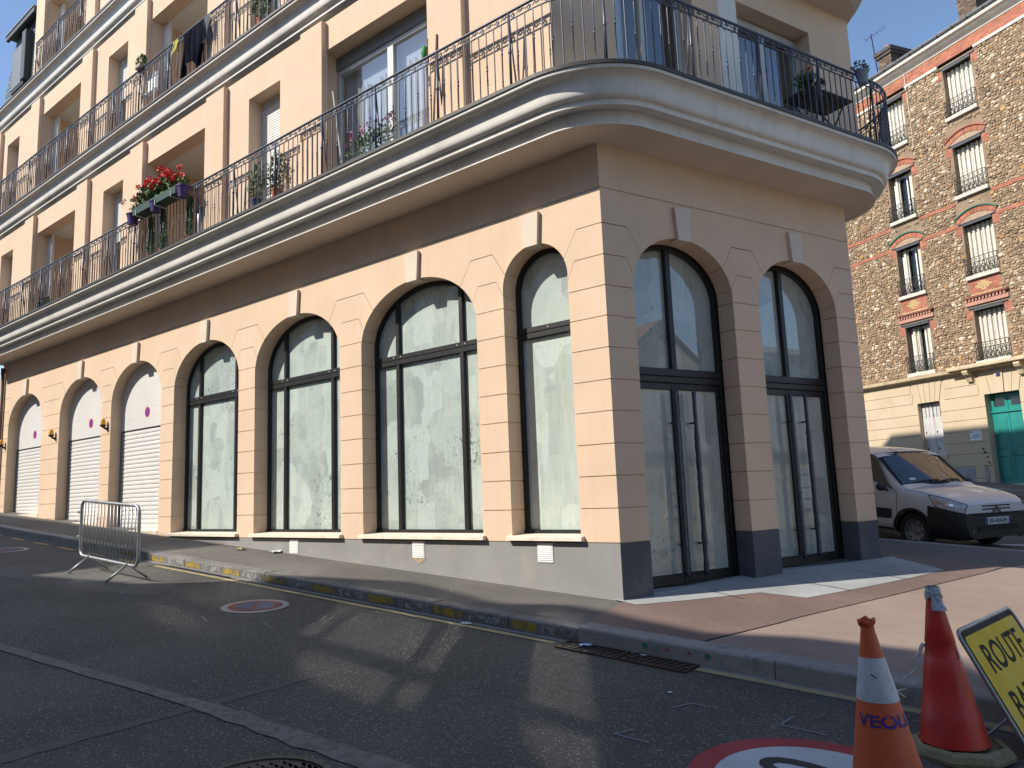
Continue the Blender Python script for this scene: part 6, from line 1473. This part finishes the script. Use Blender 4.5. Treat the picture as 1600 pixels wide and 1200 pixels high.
GR = [(.05, .11, .025), (.07, .14, .03), (.035, .08, .02), (.09, .15, .04)]
def pot(parent, c, r0, r1, h, mat, name='pot'):
    mb = MB(); mb.lathe([(0, 0), (r0, 0), (r1, h * .88), (r1 * 1.1, h * .88), (r1 * 1.1, h), (r1 * .92, h), (r1 * .9, h * .9), (0, h * .9)], c=c, seg=16); return mb.build(name, mat, parent, autosmooth=40)
rn = random.Random(11)
M_purp = pmat('purple_pot', (.05, .02, .12), .45); M_gbox = pmat('dark_green_planter', (.012, .045, .025), .5); M_bluep = pmat('blue_pot', (.02, .03, .13), .35, coat=.4); M_redp = pmat('terracotta_pot', (.38, .12, .07), .8)
# geranium planters hooked over the rail
gb = thing('geranium_planter', FA(-8.3, .92, 6.30), 'dark green planter of red geraniums hung on the first balcony rail', 'planter')
mb = MB(); mb.bbox(FA, -9.05, -7.50, .86, 1.04, 6.28, 6.44, .015); mb.build('box', M_gbox, gb)
mb = MB(); foliage(mb, (-8.35, .95, 6.56), (.92, .14, .15), 620, .085, GR + [(.12, .16, .05)], rn, .3, .8); mb.build('leaves', M_leaf, gb, fixn=False)
mb = MB()
for k in range(46):
    c = (-8.42 + rn.uniform(-.95, .85), .96 + rn.uniform(-.14, .14), 6.66 + rn.uniform(-.10, .20)); cc = [(.62, .018, .012), (.55, .012, .015), (.70, .05, .03)] if c[0] > -9.0 else [(.65, .16, .12), (.6, .3, .22)]
    foliage(mb, c, (.055, .05, .045), 26, .04, cc, rn, .2, .9)
mb.build('blossoms', M_flow, gb, fixn=False)
mb = MB()
for u in (-8.9, -8.2, -7.65): mb.tube([FA(u, .80, 6.42), FA(u, .86, 6.44), FA(u, 1.05, 6.36), FA(u, 1.05, 6.27), FA(u, .84, 6.26)], .007, 5)
mb.build('hanger', M_white, gb)
for u, lab in ((-9.16, 'purple pot hooked on the rail at the left end of the geranium planter'), (-8.30, 'purple pot hooked on the rail below the middle of the geraniums'), (-7.36, 'purple pot hooked on the rail at the right end of the geranium planter')):
    t = thing('rail_pot', FA(u, .96, 6.20), lab, 'flower pot', 'purple pots on the balcony rail'); pot(t, FA(u, .98, 6.18), .075, .10, .20, M_purp)
    mb = MB(); foliage(mb, (u, .98, 6.42), (.12, .10, .08), 70, .06, GR if u != -9.16 else [(.2, .2, .1), (.5, .35, .3)], rn, .4, .6); mb.build('leaves', M_leaf, t, fixn=False)
# conifers behind the rail
for u, h, w_, lab in ((-9.0, .62, .12, 'narrow green conifer behind the rail, left one under the geraniums'), (-8.55, .70, .13, 'taller narrow green conifer behind the rail under the geraniums'), (-7.62, .62, .11, 'narrow green conifer behind the rail beside the silver vase')):
    t = thing('potted_conifer', FA(u, .725, 5.53), lab, 'plant', 'conifers on the first balcony'); pot(t, FA(u, .725, 5.53), .05, .06, .12, M_redp)
    mb = MB()
    for k in range(9): f = k / 8; foliage(mb, (u, .72, 5.66 + h * f), (w_ * (1.1 - .8 * f), .05, .06), 150, .055, [(.06, .16, .03), (.08, .2, .04), (.04, .11, .02)], rn, .9, .35)
    mb.build('crown', M_leaf, t, fixn=False)
t = thing('silver_vase', FA(-7.27, .72, 5.53), 'tall silver vase with a small dark plant behind the first balcony rail', 'vase'); mb = MB(); mb.lathe([(.045, 0), (.05, .2), (.06, .42), (.055, .43), (.0, .40)], c=FA(-7.27, .72, 5.53), seg=14); mb.build('vase_body', pmat('brushed_metal', (.5, .5, .52), .3, metal=.8), t, smooth=True)
mb = MB(); foliage(mb, (-7.27, .72, 6.0), (.09, .05, .06), 50, .06, GR, rn, .5); mb.build('leaves', M_leaf, t, fixn=False)
# olive shrubs by the small window
for u, h, cols, pm, lab in ((-5.62, .55, [(.12, .17, .06), (.16, .2, .08), (.08, .13, .04)], M_bluep, 'pale green shrub in a blue pot behind the first balcony rail'), (-5.10, .62, [(.07, .10, .07), (.10, .13, .10), (.05, .08, .05)], M_redp, 'grey green olive shrub in a terracotta pot behind the first balcony rail')):
    t = thing('potted_shrub', FA(u, .725, 5.53), lab, 'plant', 'shrubs by the small window'); pot(t, FA(u, .722, 5.53), .05, .07, .20, pm)
    mb = MB(); foliage(mb, (u, .73, 5.98), (.25, .07, .30), 420, .06, cols, rn, .5, .4); mb.build('crown', M_leaf, t, fixn=False)
    mb = MB(); mb.tube([FA(u, .725, 5.7), FA(u + .02, .73, 6.0)], .012, 5); mb.build('stem', M_soil, t)
t = thing('flower_trough', FA(-3.0, .72, 5.53), 'low trough of pink and mauve flowers below the big sliding window', 'planter'); mb = MB(); mb.bbox(FA, -3.50, -2.55, .68, .78, 5.53, 5.62, .01); mb.build('trough', M_gbox, t)
mb = MB(); foliage(mb, (-3.0, .73, 5.76), (.50, .06, .16), 560, .055, GR + [(.12, .2, .04)], rn, .8, .35); mb.build('leaves', M_leaf, t, fixn=False)
mb = MB()
for k in range(26):
    c = (-3.0 + rn.uniform(-.48, .5), .73, 5.86 + rn.uniform(0, .16)); foliage(mb, c, (.03, .03, .03), 10, .03, [(.50, .10, .20), (.42, .12, .22)] if c[0] < -3.1 else [(.28, .13, .14), (.34, .17, .2)], rn, .2, .9)
mb.build('blossoms', M_flow, t, fixn=False)
t = thing('trailing_plant', FA(-13.9, .73, 5.53), 'dark trailing plant low behind the first balcony rail at the far left', 'plant'); mb = MB(); foliage(mb, (-13.9, .73, 5.66), (.40, .06, .12), 260, .06, [(.025, .06, .03), (.04, .08, .04)], rn, .4); mb.build('leaves', M_leaf, t, fixn=False); pot(t, FA(-13.9, .72, 5.53), .06, .07, .1, M_bluep)
t = thing('broom', FA(-3.6, .75, 5.53), 'thin broom stick leaning beside the big sliding window', 'broom'); mb = MB(); mb.tube([FA(-3.80, .69, 6.80), FA(-3.53, .76, 5.62)], .011, 6); mb.build('handle', M_alu, t); mb = MB(); mb.bbox(FA, -3.64, -3.42, .72, .78, 5.53, 5.63, .01); mb.build('head', M_dark, t)
t = thing('mop', FA(-1.95, .72, 5.53), 'stick with a green mop head leaning at the right of the sliding window', 'mop'); mb = MB(); mb.tube([FA(-1.93, .69, 6.78), FA(-1.91, .76, 5.56)], .010, 6); mb.build('handle', pmat('brown_wood', (.22, .12, .06), .6), t); mb = MB(); mb.lathe([(0, .12), (.03, .09), (.045, 0), (.02, -.08), (0, -.1)], c=FA(-1.96, .72, 6.58), seg=10); mb.build('head', pmat('mop_green', (.02, .22, .05), .7), t, smooth=True)
t = thing('walking_stick', FA(-1.80, .75, 5.53), 'short brown stick leaning against the pilaster right of the green mop', 'stick'); mb = MB(); mb.tube([FA(-1.72, .745, 6.72), FA(-1.78, .775, 5.54)], .012, 6); mb.build('shaft', MATS['brown_wood'], t)
# second balcony: laundry, cloth, chair, potted bonsai
def cloth(name, u0, u1, z0, z1, d, mat, lab, waves=4, amp=.03):
    mb = MB(); mb.grid(lambda a, b: FA(u0 + (u1 - u0) * a + .03 * math.sin(b * 4 + a * 7), d + amp * math.sin(a * waves * 6.28 + b) * (.3 + b), z1 + (z0 - z1) * b * (1 + .18 * math.sin(a * 9 + 1))), 26, 10); o = mb.build(name, mat, None, smooth=True, fixn=False); return tag(o, lab, 'laundry')
cloth('laundry', -7.75, -7.08, 8.62, 9.32, .85, pmat('navy_cloth', (.006, .007, .016), .95, spec=.05), 'dark navy trousers hung to dry over the second balcony rail', 4)
cloth('yellow_cloth', -8.14, -7.98, 9.14, 9.36, .84, pmat('yellow_cloth', (.42, .40, .06), .9), 'small yellow cloth pegged on the second balcony rail', 1, .01)
cloth('grey_cloth', -7.05, -6.90, 8.95, 9.36, .84, pmat('grey_cloth', (.10, .11, .14), .9), 'grey cloth pegged beside the navy trousers on the second balcony', 2, .02)
t = thing('bonsai', FA(-9.42, .80, 9.37), 'small round bonsai in a square pot on the second balcony rail', 'plant'); mb = MB(); mb.bbox(FA, -9.52, -9.32, .74, .88, 9.38, 9.46, .01); mb.build('pot', pmat('stone_pot', (.35, .31, .24), .8), t); mb = MB(); foliage(mb, (-9.42, .81, 9.54), (.16, .10, .09), 160, .06, [(.10, .16, .04), (.14, .2, .06), (.2, .2, .12)], rn, .3, .7); mb.build('crown', M_leaf, t, fixn=False)
t = thing('garden_chair', FA(-9.2, .70, 8.47), 'white plastic garden chair behind the second balcony rail', 'chair')
mb = MB(); mb.bbox(FA, -9.45, -9.0, .66, .735, 8.86, 8.90, .01); mb.build('seat', M_white, t); mb = MB(); mb.bbox(FA, -9.45, -9.0, .662, .69, 8.9, 9.26, .01); mb.build('backrest', M_white, t)
for u in (-9.43, -9.05): mb = MB(); mb.tube([FA(u, .72, 8.86), FA(u, .73, 8.475)], .016, 6); mb.build('leg', M_white, t)
t = thing('box_plant', FA(-5.55, .72, 8.47), 'leafy green plant in a pot on the second balcony, near the top edge', 'plant'); pot(t, FA(-5.55, .72, 8.475), .05, .07, .2, M_redp); mb = MB(); foliage(mb, (-5.5, .73, 9.1), (.35, .07, .45), 500, .07, GR + [(.13, .17, .08)], rn, .5, .5); mb.build('crown', M_leaf, t, fixn=False)
# side balcony: folding table with flower pot, hanging pot
t = thing('folding_table', FB(3.45, .45, 5.53), 'small dark folding table on the side balcony', 'table'); M_wd = pmat('dark_slat_wood', (.055, .035, .025), .6, .2, 9)
for k in range(6): mb = MB(); mb.bbox(FB, 3.0, 3.86, .24 + .075 * k, .305 + .075 * k, 6.13, 6.155, .004); mb.build('slat', M_wd, t)
for u in (3.12, 3.72):
    for a, b in ((.27, .66), (.66, .27)): mb = MB(); mb.tube([FB(u, a, 6.13), FB(u, b, 5.53)], .011, 6); mb.build('leg', M_blk2, t)
t = thing('table_plant', FB(3.30, .45, 6.16), 'flowering plant with a red bloom standing on the folding table', 'plant'); pot(t, FB(3.30, .45, 6.16), .05, .065, .12, M_redp); mb = MB(); foliage(mb, (3.30, .45, 6.36), (.20, .14, .12), 220, .07, GR, rn, .5, .6, FB); mb.build('leaves', M_leaf, t, fixn=False)
mb = MB()
for c in ((3.22, .5, 6.52), (3.48, .5, 6.42), (3.44, .55, 6.36)): foliage(mb, c, (.03, .03, .03), 14, .035, [(.55, .02, .02)] if c[0] < 3.3 else [(.30, .10, .12)], rn, .1, .9, FB)
mb.build('blossoms', M_flow, t, fixn=False)
t = thing('hanging_pot', FB(3.72, .92, 6.25), 'grey zinc pot hooked on the side balcony rail', 'flower pot'); pot(t, FB(3.72, .93, 6.22), .055, .08, .18, pmat('zinc_pot', (.20, .22, .26), .5)); mb = MB(); foliage(mb, (3.72, .92, 6.46), (.10, .08, .08), 90, .05, [(.10, .06, .06), (.06, .09, .04), (.15, .10, .09)], rn, .4, .6, FB); mb.build('leaves', M_leaf, t, fixn=False)
